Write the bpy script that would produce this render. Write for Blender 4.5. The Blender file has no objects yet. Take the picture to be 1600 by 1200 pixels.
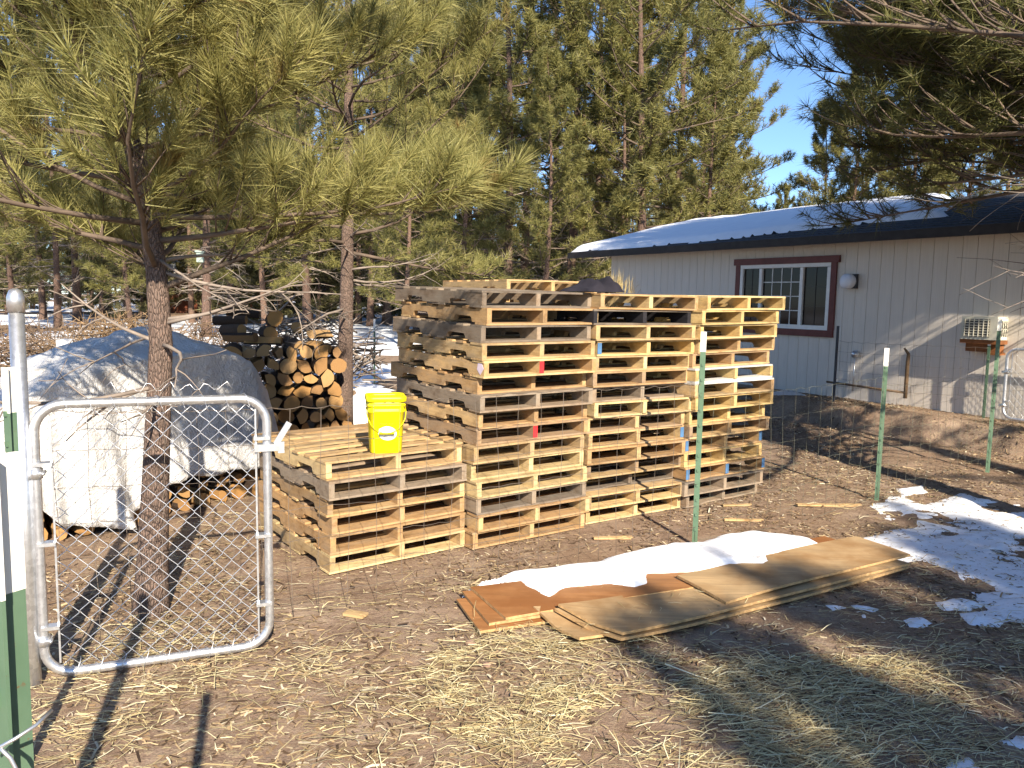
import bpy, math, random
import numpy as np
from mathutils import Vector, Matrix, Euler

# ------------------------------------------------------------------ camera, world, sun, exposure
SC = bpy.context.scene
COL = SC.collection
RAD = math.radians
F_PX, PITCH, ROLL, CAM_H = 1239.0, RAD(6.13), RAD(1.04), 1.739      # focal length in pixels of a 1600 px wide frame
_c, _s = math.cos(ROLL), math.sin(ROLL)
_r0 = np.array([1, 0, 0.]); _u0 = np.array([0, math.sin(PITCH), math.cos(PITCH)]); FWD = np.array([0, math.cos(PITCH), -math.sin(PITCH)])
RGT = _c*_r0 + _s*_u0
UPV = -_s*_r0 + _c*_u0
cam_d = bpy.data.cameras.new('camera'); cam = bpy.data.objects.new('camera', cam_d); COL.objects.link(cam)
cam_d.sensor_width = 36.0; cam_d.lens = F_PX/1600*36.0; cam_d.clip_start = 0.05; cam_d.clip_end = 2000
M = Matrix.Identity(4)
for i in range(3):
    M[i][0] = RGT[i]; M[i][1] = UPV[i]; M[i][2] = -FWD[i]
M[2][3] = CAM_H
cam.matrix_world = M
SC.camera = cam
SC.render.resolution_x, SC.render.resolution_y = 1024, 768

SUN_EL, SUN_AZ = RAD(31.0), RAD(17.2)        # the sun stands behind the camera, to the right
LDIR = Vector((-math.sin(SUN_AZ)*math.cos(SUN_EL), math.cos(SUN_AZ)*math.cos(SUN_EL), -math.sin(SUN_EL)))
world = bpy.data.worlds.new('World'); SC.world = world; world.use_nodes = True
wn = world.node_tree.nodes; wl = world.node_tree.links
sky_n = wn.new('ShaderNodeTexSky'); sky_n.sky_type = 'NISHITA'; sky_n.sun_disc = False
sky_n.sun_elevation = SUN_EL; sky_n.sun_rotation = math.pi - SUN_AZ
sky_n.altitude = 2100; sky_n.air_density = 1.0; sky_n.dust_density = 0.6; sky_n.ozone_density = 5.0
bg = wn['Background']; bg.inputs['Strength'].default_value = 0.108
wl.new(sky_n.outputs['Color'], bg.inputs['Color'])
sun_d = bpy.data.lights.new('sun', 'SUN'); sun_d.energy = 5.0; sun_d.angle = RAD(0.53); sun_d.color = (1.0, 0.89, 0.73)
sun = bpy.data.objects.new('sun', sun_d); COL.objects.link(sun)
sun.rotation_euler = (-LDIR).to_track_quat('Z', 'Y').to_euler()
sun.location = (8, -20, 20)
try:
    SC.cycles.max_bounces = 5; SC.cycles.diffuse_bounces = 2; SC.cycles.glossy_bounces = 2; SC.cycles.transmission_bounces = 2
except Exception: pass
SC.view_settings.view_transform = 'Standard'; SC.view_settings.look = 'None'
SC.view_settings.exposure = 1.12; SC.view_settings.gamma = 1.0; SC.view_settings.use_curve_mapping = False

# ------------------------------------------------------------------ helpers
def ray(u, v): return FWD*F_PX + RGT*(u-800) - UPV*(v-600)
def G(u, v, z=0.0):                     # where the sight line through a photo point meets height z
    d = ray(u, v); t = (z-CAM_H)/d[2]
    return np.array([0, 0, CAM_H]) + d*t
def AT(u, v, y):                        # the point on a sight line at depth y
    d = ray(u, v); return np.array([0, 0, CAM_H]) + d*(y/d[1])
def lerp(a, b, t): return a + (b-a)*t
def sstep(a, b, x):
    t = np.clip((x-a)/(b-a), 0, 1); return t*t*(3-2*t)

_tab = np.random.default_rng(7).random((256, 256))
def vnoise(x, y):
    x = np.asarray(x, float); y = np.asarray(y, float)
    xi = np.floor(x).astype(int); yi = np.floor(y).astype(int); fx = x-xi; fy = y-yi
    fx = fx*fx*(3-2*fx); fy = fy*fy*(3-2*fy)
    g = lambda a, b: _tab[a % 256, b % 256]
    return (g(xi, yi)*(1-fx)+g(xi+1, yi)*fx)*(1-fy) + (g(xi, yi+1)*(1-fx)+g(xi+1, yi+1)*fx)*fy
def fbm(x, y, o=4):
    s = 0; a = .5; t = 0
    for k in range(o):
        s = s + a*vnoise(x*2**k+17*k, y*2**k+31*k); t += a; a *= .5
    return s/t

def tag(o, label=None, cat=None, group=None, kind=None):
    if label: o['label'] = label
    if cat: o['category'] = cat
    if group: o['group'] = group
    if kind: o['kind'] = kind
    return o
def empty(name, loc=(0, 0, 0), rz=0.0, label=None, cat=None, group=None):
    o = bpy.data.objects.new(name, None); COL.objects.link(o); o.empty_display_size = .1
    o.location = loc; o.rotation_euler = (0, 0, rz)
    return tag(o, label, cat, group)
def obj(name, mesh, mat=None, parent=None, loc=(0, 0, 0), rot=(0, 0, 0)):
    o = bpy.data.objects.new(name, mesh); COL.objects.link(o)
    if mat is not None:
        if not mesh.materials: mesh.materials.append(mat)
        if mesh.materials[0] != mat:
            o.material_slots[0].link = 'OBJECT'; o.material_slots[0].material = mat
    o.parent = parent; o.location = loc; o.rotation_euler = rot
    return o
class MB:
    """collects boxes, tubes and grids, builds one mesh"""
    def __init__(s): s.v = []; s.f = []; s.m = []; s.sm = []
    def add(s, vs, fs, mi=0, smooth=False):
        b = len(s.v); s.v += [tuple(map(float, p)) for p in vs]
        for f in fs: s.f.append(tuple(i+b for i in f)); s.m.append(mi); s.sm.append(smooth)
        return s
    def box(s, c, d, mi=0, R=None):
        x, y, z = d[0]/2, d[1]/2, d[2]/2
        vs = [Vector((i*x, j*y, k*z)) for i in (-1, 1) for j in (-1, 1) for k in (-1, 1)]
        if R is not None: vs = [R @ v for v in vs]
        vs = [(v.x+c[0], v.y+c[1], v.z+c[2]) for v in vs]
        return s.add(vs, [(0, 1, 3, 2), (4, 6, 7, 5), (0, 4, 5, 1), (2, 3, 7, 6), (0, 2, 6, 4), (1, 5, 7, 3)], mi)
    def tube(s, pts, r, n=6, mi=0, smooth=True, cap=True, closed=False):
        P = [Vector(map(float, p)) for p in pts]; m = len(P)
        rs = r if hasattr(r, '__len__') else [r]*m
        T = []
        for i in range(m):
            if closed: t = P[(i+1) % m]-P[(i-1) % m]
            else: t = P[min(i+1, m-1)]-P[max(i-1, 0)]
            T.append(t.normalized() if t.length > 1e-9 else Vector((0, 0, 1)))
        a = Vector((0, 0, 1)) if abs(T[0].z) < .9 else Vector((1, 0, 0))
        u = T[0].cross(a).normalized(); vs = []
        for i in range(m):
            u = (u-T[i]*u.dot(T[i])); u = u.normalized() if u.length > 1e-6 else T[i].orthogonal().normalized()
            w = T[i].cross(u)
            for k in range(n):
                an = 2*math.pi*k/n
                vs.append(P[i]+(u*math.cos(an)+w*math.sin(an))*rs[i])
        fs = []
        for i in range(m if closed else m-1):
            j = (i+1) % m
            for k in range(n):
                fs.append((i*n+k, i*n+(k+1) % n, j*n+(k+1) % n, j*n+k))
        if cap and not closed: fs += [tuple(range(n-1, -1, -1)), tuple((m-1)*n+k for k in range(n))]
        return s.add(vs, fs, mi, smooth)
    def grid(s, P, mi=0, smooth=True, flip=False):     # P[i][j] points
        n, m = len(P), len(P[0]); vs = [p for r in P for p in r]; fs = []
        for i in range(n-1):
            for j in range(m-1):
                q = (i*m+j, i*m+j+1, (i+1)*m+j+1, (i+1)*m+j)
                fs.append(q[::-1] if flip else q)
        return s.add(vs, fs, mi, smooth)
    def prism(s, poly, axis, t0, t1, mi=0):            # polygon in a plane, extruded along axis
        n = len(poly)
        def P(p, t): return {'x': (t, p[0], p[1]), 'y': (p[0], t, p[1]), 'z': (p[0], p[1], t)}[axis]
        vs = [P(p, t0) for p in poly]+[P(p, t1) for p in poly]
        fs = [tuple(range(n)), tuple(range(2*n-1, n-1, -1))]+[(i, i+n, (i+1) % n+n, (i+1) % n) for i in range(n)]
        return s.add(vs, fs, mi)
    def mesh(s, name, mats=()):
        me = bpy.data.meshes.new(name); me.from_pydata(s.v, [], s.f)
        for m in mats: me.materials.append(m)
        me.polygons.foreach_set('material_index', s.m); me.polygons.foreach_set('use_smooth', s.sm)
        me.update(); return me
    def build(s, name, mat, parent=None, loc=(0, 0, 0), rot=(0, 0, 0)):
        mats = mat if isinstance(mat, (list, tuple)) else [mat]
        o = bpy.data.objects.new(name, s.mesh(name, mats)); COL.objects.link(o)
        o.parent = parent; o.location = loc; o.rotation_euler = rot
        return o
def np_mesh(name, V, T, mat, smooth=False):            # arrays of vertices and triangles
    me = bpy.data.meshes.new(name); n = len(T); k = T.shape[1]
    me.vertices.add(len(V)); me.vertices.foreach_set('co', np.asarray(V, np.float32).ravel())
    me.loops.add(n*k); me.loops.foreach_set('vertex_index', np.asarray(T, np.int32).ravel())
    me.polygons.add(n); me.polygons.foreach_set('loop_start', np.arange(0, n*k, k, dtype=np.int32))
    if smooth: me.polygons.foreach_set('use_smooth', np.ones(n, bool))
    if mat is not None: me.materials.append(mat)
    me.update(calc_edges=True); return me
ORD = ['topmost', 'second', 'third', 'fourth', 'fifth', 'sixth', 'seventh', 'eighth', 'ninth', 'tenth', 'eleventh', 'twelfth', 'thirteenth', 'fourteenth', 'fifteenth', 'sixteenth', 'seventeenth', 'eighteenth', 'nineteenth', 'twentieth', 'twenty-first', 'twenty-second', 'twenty-third', 'twenty-fourth', 'twenty-fifth', 'twenty-sixth', 'twenty-seventh', 'twenty-eighth', 'twenty-ninth', 'thirtieth']
NTH = ['first']+ORD[1:]

# ------------------------------------------------------------------ materials
class NT:
    def __init__(s, name):
        s.m = bpy.data.materials.new(name); s.m.use_nodes = True; s.n = s.m.node_tree.nodes; s.l = s.m.node_tree.links
        s.b = s.n['Principled BSDF']; s.out = s.n['Material Output']
        s.b.inputs['Specular IOR Level'].default_value = .3
    def new(s, t, **kw):
        n = s.n.new(t)
        for k, v in kw.items(): setattr(n, k, v)
        return n
    def link(s, a, b): s.l.new(a, b)
    def coord(s, scale=(1, 1, 1), which='Object', rnd=0.0):
        tc = s.new('ShaderNodeTexCoord'); mp = s.new('ShaderNodeMapping'); mp.inputs['Scale'].default_value = scale
        s.link(tc.outputs[which], mp.inputs['Vector'])
        if rnd:
            oi = s.new('ShaderNodeObjectInfo'); mu = s.new('ShaderNodeMath', operation='MULTIPLY'); mu.inputs[1].default_value = rnd
            s.link(oi.outputs['Random'], mu.inputs[0]); cb = s.new('ShaderNodeCombineXYZ')
            for k in 'XYZ': s.link(mu.outputs[0], cb.inputs[k])
            s.link(cb.outputs[0], mp.inputs['Location'])
        return mp.outputs['Vector']
    def noise(s, vec, scale, detail=4, rough=.6, dist=0):
        n = s.new('ShaderNodeTexNoise'); n.inputs['Scale'].default_value = scale; n.inputs['Detail'].default_value = detail
        n.inputs['Roughness'].default_value = rough; n.inputs['Distortion'].default_value = dist
        s.link(vec, n.inputs['Vector']); return n.outputs['Fac']
    def voro(s, vec, scale, feature='F1', out='Distance'):
        n = s.new('ShaderNodeTexVoronoi'); n.inputs['Scale'].default_value = scale; n.feature = feature
        s.link(vec, n.inputs['Vector']); return n.outputs[out]
    def ramp(s, fac, stops):
        r = s.new('ShaderNodeValToRGB'); e = r.color_ramp.elements
        while len(e) < len(stops): e.new(.5)
        for k, (p, c) in enumerate(stops):
            e[k].position = p; e[k].color = (*c, 1) if len(c) == 3 else c
        s.link(fac, r.inputs['Fac']); return r.outputs['Color']
    def mix(s, fac, a, b, mode='MIX'):
        m = s.new('ShaderNodeMix', data_type='RGBA', blend_type=mode)
        for sock, v in ((m.inputs[0], fac), (m.inputs[6], a), (m.inputs[7], b)):
            if isinstance(v, (int, float)): sock.default_value = v
            elif isinstance(v, (tuple, list)): sock.default_value = (*v, 1) if len(v) == 3 else v
            else: s.link(v, sock)
        return m.outputs[2]
    def math(s, op, a, b=None):
        m = s.new('ShaderNodeMath', operation=op)
        for sock, v in ((m.inputs[0], a), (m.inputs[1], b)):
            if v is None: continue
            if isinstance(v, (int, float)): sock.default_value = v
            else: s.link(v, sock)
        return m.outputs[0]
    def bump(s, h, strength=.3, dist=.01):
        b = s.new('ShaderNodeBump'); b.inputs['Strength'].default_value = strength; b.inputs['Distance'].default_value = dist
        s.link(h, b.inputs['Height']); s.link(b.outputs['Normal'], s.b.inputs['Normal'])
    def base(s, c): s.link(c, s.b.inputs['Base Color'])
    def set(s, **kw):
        for k, v in kw.items():
            s.b.inputs[k.replace('_', ' ')].default_value = v
        return s
def sc(c, k): return tuple(min(1, x*k) for x in c)

def mat_wood(name, c, grey=(.29, .235, .18), weather=.35, rough=.85):
    t = NT(name); v = t.coord((1.2, 14, 14), rnd=37.0)
    g = t.noise(v, 4.0, 6, .65, .6)
    col = t.ramp(g, [(.25, sc(c, .55)), (.5, c), (.75, sc(c, 1.25))])
    oi = t.new('ShaderNodeObjectInfo')
    col = t.mix(.55, col, t.ramp(oi.outputs['Random'], [(0, sc(c, .62)), (.35, sc(c, 1.0)), (.7, (c[0]*1.1, c[1]*.98, c[2]*.85)), (1, sc(c, 1.3))]))
    v2 = t.coord((2.2, 7, 7), rnd=91.0)
    w = t.noise(v2, 2.2, 5, .6)
    wf = t.ramp(w, [(.5-.28*weather, (0, 0, 0)), (.78, (1, 1, 1))])
    wf = t.math('MULTIPLY', wf, min(1, weather*1.7))
    col = t.mix(wf, col, grey)
    sp = t.noise(t.coord((5, 30, 30), rnd=11.0), 5, 3, .7)
    col = t.mix(t.ramp(sp, [(.62, (0, 0, 0)), (.72, (.75, .75, .75))]), col, sc(c, .28))
    col = t.mix(1.0, col, t.ramp(t.noise(t.coord((3, 5, 5), rnd=53.0), 2.4, 6, .7), [(.30, (.58, .52, .46)), (.50, (.95, .94, .92)), (.7, (1.1, 1.1, 1.08))]), 'MULTIPLY')
    t.base(col); t.set(Roughness=rough, Specular_IOR_Level=.2); t.bump(g, .45, .005); return t.m
MW = {
    'p': mat_wood('wood_pale', (.60, .455, .235), weather=.28),
    't': mat_wood('wood_tan', (.50, .345, .17), weather=.38),
    'o': mat_wood('wood_orange', (.41, .26, .125), weather=.34),
    'b': mat_wood('wood_brown', (.32, .215, .125), weather=.45),
    'y': mat_wood('wood_yellow', (.56, .405, .18), weather=.18),
    'g': mat_wood('wood_grey', (.30, .23, .165), (.27, .228, .182), .6),
    'd': mat_wood('wood_dark', (.18, .145, .115), (.185, .16, .132), .6),
    'k': mat_wood('wood_black', (.022, .021, .026), (.04, .04, .045), .3),
    'w': mat_wood('wood_whitewashed', (.62, .62, .60), (.5, .5, .5), .25),
}
def mat_flat(name, c, rough=.6, metal=0.0, var=.12, scale=8, spec=.3, bump=0.0):
    t = NT(name); v = t.coord(); n = t.noise(v, scale, 4)
    t.base(t.ramp(n, [(.3, sc(c, 1-var)), (.7, sc(c, 1+var))])); t.set(Roughness=rough, Metallic=metal, Specular_IOR_Level=spec)
    if bump: t.bump(n, bump, .01)
    return t.m
def mat_bark(name, c, scale=1.0):
    t = NT(name); v = t.coord((5*scale, 5*scale, 1.3*scale))
    p = t.voro(v, 5.0, 'DISTANCE_TO_EDGE'); n = t.noise(v, 6, 6, .7)
    col = t.ramp(n, [(.25, sc(c, .5)), (.5, c), (.72, (c[0]*1.7, c[1]*1.5, c[2]*1.4))])
    col = t.mix(t.ramp(p, [(.02, (.7, .7, .7)), (.10, (0, 0, 0))]), col, sc(c, .36))
    oi = t.new('ShaderNodeObjectInfo')
    col = t.mix(1.0, col, t.ramp(oi.outputs['Random'], [(0, (.65, .65, .68)), (1, (1.15, 1.1, 1.05))]), 'MULTIPLY')
    t.base(col); t.set(Roughness=.95, Specular_IOR_Level=.1)
    h = t.math('ADD', t.math('MULTIPLY', t.math('MINIMUM', p, .2), 3.0), n); t.bump(h, .8, .03); return t.m
M_BARK = mat_bark('pine_bark', (.20, .138, .108))
M_BARK_NEAR = mat_bark('young_pine_bark', (.30, .222, .178), 3.6)
M_TWIG = mat_flat('branch_bark', (.135, .10, .075), .95, var=.4, scale=5)
M_DEADTWIG = mat_flat('dead_branch_wood', (.25, .205, .17), .95, var=.35, scale=7)
def mat_needles(name, c_lo, c_hi, dead=(.30, .17, .06), transl=.3):
    t = NT(name); v = t.coord(); n = t.noise(v, .9, 3); ge = t.new('ShaderNodeNewGeometry')
    f = t.math('ADD', t.math('MULTIPLY', n, .55), t.math('MULTIPLY', ge.outputs['Random Per Island'], .5))
    col = t.ramp(f, [(.22, c_lo), (.55, lerp(np.array(c_lo), np.array(c_hi), .55)), (.85, c_hi)])
    n2 = t.noise(v, 2.3, 2); col = t.mix(t.ramp(n2, [(.66, (0, 0, 0)), (.74, (.8, .8, .8))]), col, dead)
    t.base(col); t.set(Roughness=.55, Specular_IOR_Level=.35)
    tr = t.new('ShaderNodeBsdfTranslucent'); t.link(col, tr.inputs['Color'])
    mx = t.new('ShaderNodeMixShader'); mx.inputs[0].default_value = transl
    t.link(t.b.outputs[0], mx.inputs[1]); t.link(tr.outputs[0], mx.inputs[2]); t.link(mx.outputs[0], t.out.inputs['Surface'])
    return t.m
M_NEEDLE_HERO = mat_needles('long_pine_needles', (.17, .18, .055), (.47, .42, .155), transl=.36)
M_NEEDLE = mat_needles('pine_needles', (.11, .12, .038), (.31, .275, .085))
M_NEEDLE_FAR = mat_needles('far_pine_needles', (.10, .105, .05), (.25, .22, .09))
M_NEEDLE_DARK = mat_needles('shaded_pine_needles', (.06, .075, .022), (.20, .185, .055))  # darker needle copy, shade on the right-hand pines put into the colour
M_DEADNEEDLE = mat_flat('dead_pine_needles', (.33, .19, .09), .9, var=.4, scale=5)

def mat_ground():
    t = NT('dirt_ground'); v = t.coord()
    big = t.noise(v, .55, 4); mid = t.noise(v, 3.2, 6, .7); fine = t.noise(v, 26, 6, .75); grit = t.noise(v, 95, 3, .7)
    col = t.ramp(mid, [(.28, (.14, .089, .063)), (.5, (.275, .193, .14)), (.72, (.405, .305, .226))])
    col = t.mix(t.ramp(big, [(.42, (0, 0, 0)), (.62, (.55, .55, .55))]), col, (.235, .15, .092))
    litter = t.ramp(fine, [(.50, (0, 0, 0)), (.64, (1, 1, 1))])
    lm = t.math('MULTIPLY', litter, t.ramp(t.noise(v, 1.3, 5, .65), [(.40, (.08, .08, .08)), (.60, (.75, .75, .75))]))
    col = t.mix(lm, col, (.46, .36, .225))
    col = t.mix(t.ramp(grit, [(.60, (0, 0, 0)), (.70, (.7, .7, .7))]), col, (.52, .43, .29))
    col = t.mix(t.ramp(grit, [(.30, (.6, .6, .6)), (.40, (0, 0, 0))]), col, (.04, .026, .018))
    t.base(col); t.set(Roughness=1.0, Specular_IOR_Level=.08)
    h = t.math('ADD', t.math('MULTIPLY', fine, .7), t.math('MULTIPLY', grit, .4)); t.bump(h, .9, .02); return t.m
M_GROUND = mat_ground()
def mat_snow(name, dirt=.15):
    t = NT(name); v = t.coord(); n = t.noise(v, 5, 5); g = t.noise(v, 60, 3)
    col = t.ramp(n, [(.3, (.80, .82, .86)), (.7, (.88, .89, .91))])
    d = t.noise(v, 16, 8, .8); col = t.mix(t.ramp(d, [(.56, (0, 0, 0)), (.68, (min(1, dirt*2.5),)*3)]), col, (.42, .36, .29))
    t.base(col); t.set(Roughness=.75, Specular_IOR_Level=.25); t.bump(t.math('ADD', t.math('MULTIPLY', n, .6), t.math('MULTIPLY', g, .25)), .45, .03); return t.m
M_SNOW = mat_snow('old_snow', .33); M_SNOW_CLEAN = mat_snow('roof_snow', .02)
M_STRAW = NT('dry_straw')
def _straw():
    t = M_STRAW; ge = t.new('ShaderNodeNewGeometry')
    t.base(t.ramp(ge.outputs['Random Per Island'], [(0, (.24, .165, .075)), (.4, (.52, .42, .21)), (.8, (.66, .57, .32)), (1, (.76, .70, .48))]))
    t.set(Roughness=.6, Specular_IOR_Level=.35); return t.m
M_STRAW = _straw()
def _litter():
    t = NT('ground_litter'); ge = t.new('ShaderNodeNewGeometry')
    t.base(t.ramp(ge.outputs['Random Per Island'], [(0, (.05, .032, .022)), (.3, (.15, .095, .055)), (.55, (.30, .20, .11)), (.85, (.50, .38, .22)), (1, (.62, .55, .42))]))
    t.set(Roughness=.9, Specular_IOR_Level=.15); return t.m
M_LITTER = _litter()
def mat_metal(name, c, rough=.35, spangle=.2):
    t = NT(name); v = t.coord(); n = t.voro(v, 55, 'F1', 'Color'); n2 = t.noise(v, 14, 4)
    bw = t.new('ShaderNodeRGBToBW'); t.link(n, bw.inputs[0])
    t.base(t.ramp(t.math('ADD', t.math('MULTIPLY', bw.outputs[0], .4), t.math('MULTIPLY', n2, .6)), [(.25, sc(c, 1-spangle)), (.75, sc(c, 1+spangle))]))
    t.set(Metallic=.85, Roughness=rough); return t.m
M_GALV = mat_metal('galvanised_steel', (.66, .67, .69), .38)
M_WIRE = mat_metal('chain_link_wire', (.72, .73, .75), .4)
M_RUSTWIRE = mat_flat('weathered_fence_wire', (.19, .155, .125), .7, .4, .4, 6)
M_BRIGHTWIRE = mat_flat('green_fence_wire', (.22, .22, .16), .6, .4, .3, 6)
def mat_tpost():
    t = NT('green_post_paint'); v = t.coord(); n = t.noise(v, 7, 5); r = t.noise(v, 34, 5, .75)
    col = t.ramp(n, [(.3, (.082, .145, .088)), (.7, (.125, .20, .128))])
    col = t.mix(t.ramp(r, [(.62, (0, 0, 0)), (.70, (.9, .9, .9))]), col, (.16, .075, .035))
    t.base(col); t.set(Roughness=.5, Specular_IOR_Level=.35); return t.m
M_POST = mat_tpost()
def mat_wpaint(name, c, rust):
    t = NT(name); v = t.coord(); r = t.noise(v, 26, 5, .75)
    t.base(t.mix(t.ramp(r, [(.66, (0, 0, 0)), (.73, (1, 1, 1))]), c, rust)); t.set(Roughness=.55); return t.m
M_POSTW = mat_wpaint('white_post_paint', (.80, .78, .70), (.50, .30, .10))
M_POSTD = mat_flat('dark_post_steel', (.05, .05, .055), .6)
M_SIDING = None
def _siding():
    t = NT('painted_siding'); v = t.coord((1, 1, 1), 'Object', 13.0); n = t.noise(t.coord((14, 14, 1.2), rnd=23.0), 3, 5); s = t.noise(v, 1.5, 4)
    col = t.ramp(n, [(.3, (.60, .54, .465)), (.7, (.67, .605, .525))])
    col = t.mix(t.ramp(s, [(.55, (0, 0, 0)), (.8, (.3, .3, .3))]), col, (.50, .44, .365))
    t.base(col); t.set(Roughness=.7, Specular_IOR_Level=.25); t.bump(n, .15, .004); return t.m
M_SIDING = _siding()
M_TRIM = mat_flat('red_trim_paint', (.125, .032, .026), .5, var=.2)
M_VINYL = mat_flat('white_vinyl', (.72, .70, .66), .4, var=.05)
M_SHINGLE = mat_flat('dark_shingles', (.055, .055, .06), .95, var=.4, scale=30, bump=.5)
M_FASCIA = mat_flat('dark_fascia_paint', (.03, .026, .024), .7, var=.3)
M_GLASS = NT('dark_window_glass').set(Base_Color=(.018, .013, .013, 1), Roughness=.06, Specular_IOR_Level=.22).m
M_CONC = mat_flat('concrete', (.33, .31, .29), .95, var=.25, scale=12, bump=.4)
def _yel():
    t = NT('yellow_plastic'); v = t.coord(); n = t.noise(v, 18, 6, .7); n2 = t.noise(v, 70, 4, .7)
    col = t.ramp(n, [(.35, (.80, .69, .004)), (.65, (.88, .79, .006))])
    t.base(t.mix(t.ramp(n2, [(.62, (0, 0, 0)), (.74, (.35, .35, .35))]), col, (.45, .36, .10))); t.set(Roughness=.4, Specular_IOR_Level=.4); return t.m
M_YEL = _yel()
M_LABELB = NT('pale_blue_label').set(Base_Color=(.45, .75, .82, 1), Roughness=.4).m
M_LABELW = NT('white_label').set(Base_Color=(.85, .87, .86, 1), Roughness=.4).m
M_INK = NT('dark_print').set(Base_Color=(.06, .05, .02, 1), Roughness=.6).m
M_RED = mat_flat('red_paint', (.62, .03, .035), .6, var=.15)
M_BLUE = mat_flat('blue_paint', (.075, .17, .32), .7, var=.3)
M_PINK = mat_flat('pale_lilac_sticker', (.62, .52, .62), .7, var=.05)
M_BLACKCLOTH = mat_flat('black_cloth', (.018, .016, .024), .9, var=.3, scale=6)
def _tarp():
    t = NT('silver_tarp'); v = t.coord(); n = t.noise(v, 7, 5, .6, .4); w = t.noise(v, 22, 4, .6); b = t.noise(v, 1.4, 3)
    t.base(t.mix(t.ramp(b, [(.4, (0, 0, 0)), (.7, (.5, .5, .5))]), t.ramp(n, [(.3, (.52, .51, .50)), (.7, (.66, .65, .635))]), (.48, .47, .46)))
    t.set(Roughness=.42, Metallic=.12, Specular_IOR_Level=.4); r1 = t.math('ABSOLUTE', t.math('SUBTRACT', n, .5)); r2 = t.math('ABSOLUTE', t.math('SUBTRACT', w, .5)); t.bump(t.math('ADD', t.math('MULTIPLY', r1, 2.2), t.math('MULTIPLY', r2, .8)), .8, .03); return t.m
M_TARP = _tarp()
def mat_ply(name, c):
    t = NT(name); g = t.noise(t.coord((1.0, 9, 9), rnd=9.0), 2.2, 5, .6, 1.2); s = t.noise(t.coord(rnd=5.0), 2.6, 5, .6); sp = t.noise(t.coord(rnd=4.0), 22, 4, .7)
    col = t.ramp(g, [(.3, sc(c, .78)), (.7, sc(c, 1.18))])
    col = t.mix(t.ramp(s, [(.44, (0, 0, 0)), (.64, (.8, .8, .8))]), col, (c[0]*.66, c[1]*.54, c[2]*.42))
    col = t.mix(t.ramp(sp, [(.66, (0, 0, 0)), (.74, (.6, .6, .6))]), col, sc(c, .45))
    t.base(col); t.set(Roughness=.7, Specular_IOR_Level=.25); t.bump(g, .12, .004); return t.m
M_PLYO = mat_ply('orange_plywood', (.36, .17, .065)); M_PLYT = mat_ply('tan_plywood', (.46, .315, .165)); M_PLYEDGE = mat_flat('plywood_edge', (.46, .29, .13), .9, var=.35, scale=30)
M_LOGEND = NT('cut_log_end')
def _logend():
    t = M_LOGEND; v = t.coord(rnd=3.0); n = t.noise(v, 14, 5); oi = t.new('ShaderNodeObjectInfo')
    col = t.mix(.6, t.ramp(n, [(.3, (.25, .125, .045)), (.7, (.43, .255, .11))]), t.ramp(oi.outputs['Random'], [(0, (.20, .12, .065)), (.5, (.40, .215, .07)), (1, (.50, .33, .16))]))
    t.base(col); t.set(Roughness=.9, Specular_IOR_Level=.15); t.bump(n, .4, .01); return t.m
M_LOGEND = _logend()
M_LOGBARK = mat_bark('log_bark', (.16, .115, .085), 3)
M_BRUSH = mat_flat('dead_brush', (.20, .135, .085), .95, var=.5, scale=3)
M_DRYGRASS = mat_flat('dry_grass', (.42, .33, .15), .9, var=.35, scale=6)
M_BROWNHOUSE = mat_flat('red_brown_boards', (.26, .085, .045), .85, var=.2)
M_GREENBOX = mat_flat('grey_green_paint', (.27, .33, .29), .7)
M_WHITE = mat_flat('white_paint', (.8, .8, .8), .5, var=.04)
M_LAMP = NT('frosted_lamp_glass').set(Base_Color=(.66, .68, .74, 1), Roughness=.3).m
M_ACBODY = mat_flat('cream_metal', (.58, .55, .44), .5, var=.12)
M_ACDARK = mat_flat('dark_coil', (.07, .065, .06), .6)
M_BROWNPAINT = mat_flat('rusty_brown_wood', (.22, .085, .03), .8, var=.3)
M_FOIL = NT('silver_wrap').set(Base_Color=(.62, .63, .66, 1), Roughness=.3, Metallic=.5).m

# ------------------------------------------------------------------ terrain
HA = RAD(-58.5); WALL0 = np.array([5.019, 12.594]); WD = np.array([math.cos(HA), math.sin(HA)]); WN = np.array([WD[1], -WD[0]])   # wall line, direction, outward normal
def wallpt(s, off=0.0, z=0.0): p = WALL0 + WD*s + WN*off; return (p[0], p[1], z)
def hz(x, y):
    x = np.asarray(x, float); y = np.asarray(y, float)
    dw = (x-WALL0[0])*WN[0] + (y-WALL0[1])*WN[1]; ds = (x-WALL0[0])*WD[0] + (y-WALL0[1])*WD[1]
    near = sstep(26, 12, y)
    h = (fbm(x*.45+3, y*.45, 3)-.5)*.10*sstep(2.5, 9, y)*near + (fbm(x*2.1, y*2.1+9, 3)-.5)*.035 + (fbm(x*7, y*7, 3)-.5)*.022*near
    yard = sstep(-1.9, -.9, x)*sstep(3.1, 2.4, x)*sstep(4.2, 4.9, y)*sstep(9.2, 8.0, y)
    h = h*(1-.75*yard) - .008*yard
    edge = 1.25 + (fbm(ds*.9, ds*.3+5, 3)-.5)*.9
    h = h + .30*sstep(edge, edge-.42, dw)*sstep(-7.5, -5.5, ds) + .07*np.exp(-((dw-edge-.55)/.3)**2)*sstep(-6, -4, ds)*fbm(ds*1.5, dw, 2)
    h = h + .5*np.exp(-((y-11.6-.18*x)/.8)**2)*sstep(1.2, -.5, x)*sstep(-4.5, -2.4, x)*(.4+.6*fbm(x*1.2, y, 3))   # low earth bank behind the pallets
    h = h + (fbm(x*.05, y*.05, 3)-.5)*1.3*sstep(28, 70, y)
    return h
def hz1(x, y): return float(hz(x, y))
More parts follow.
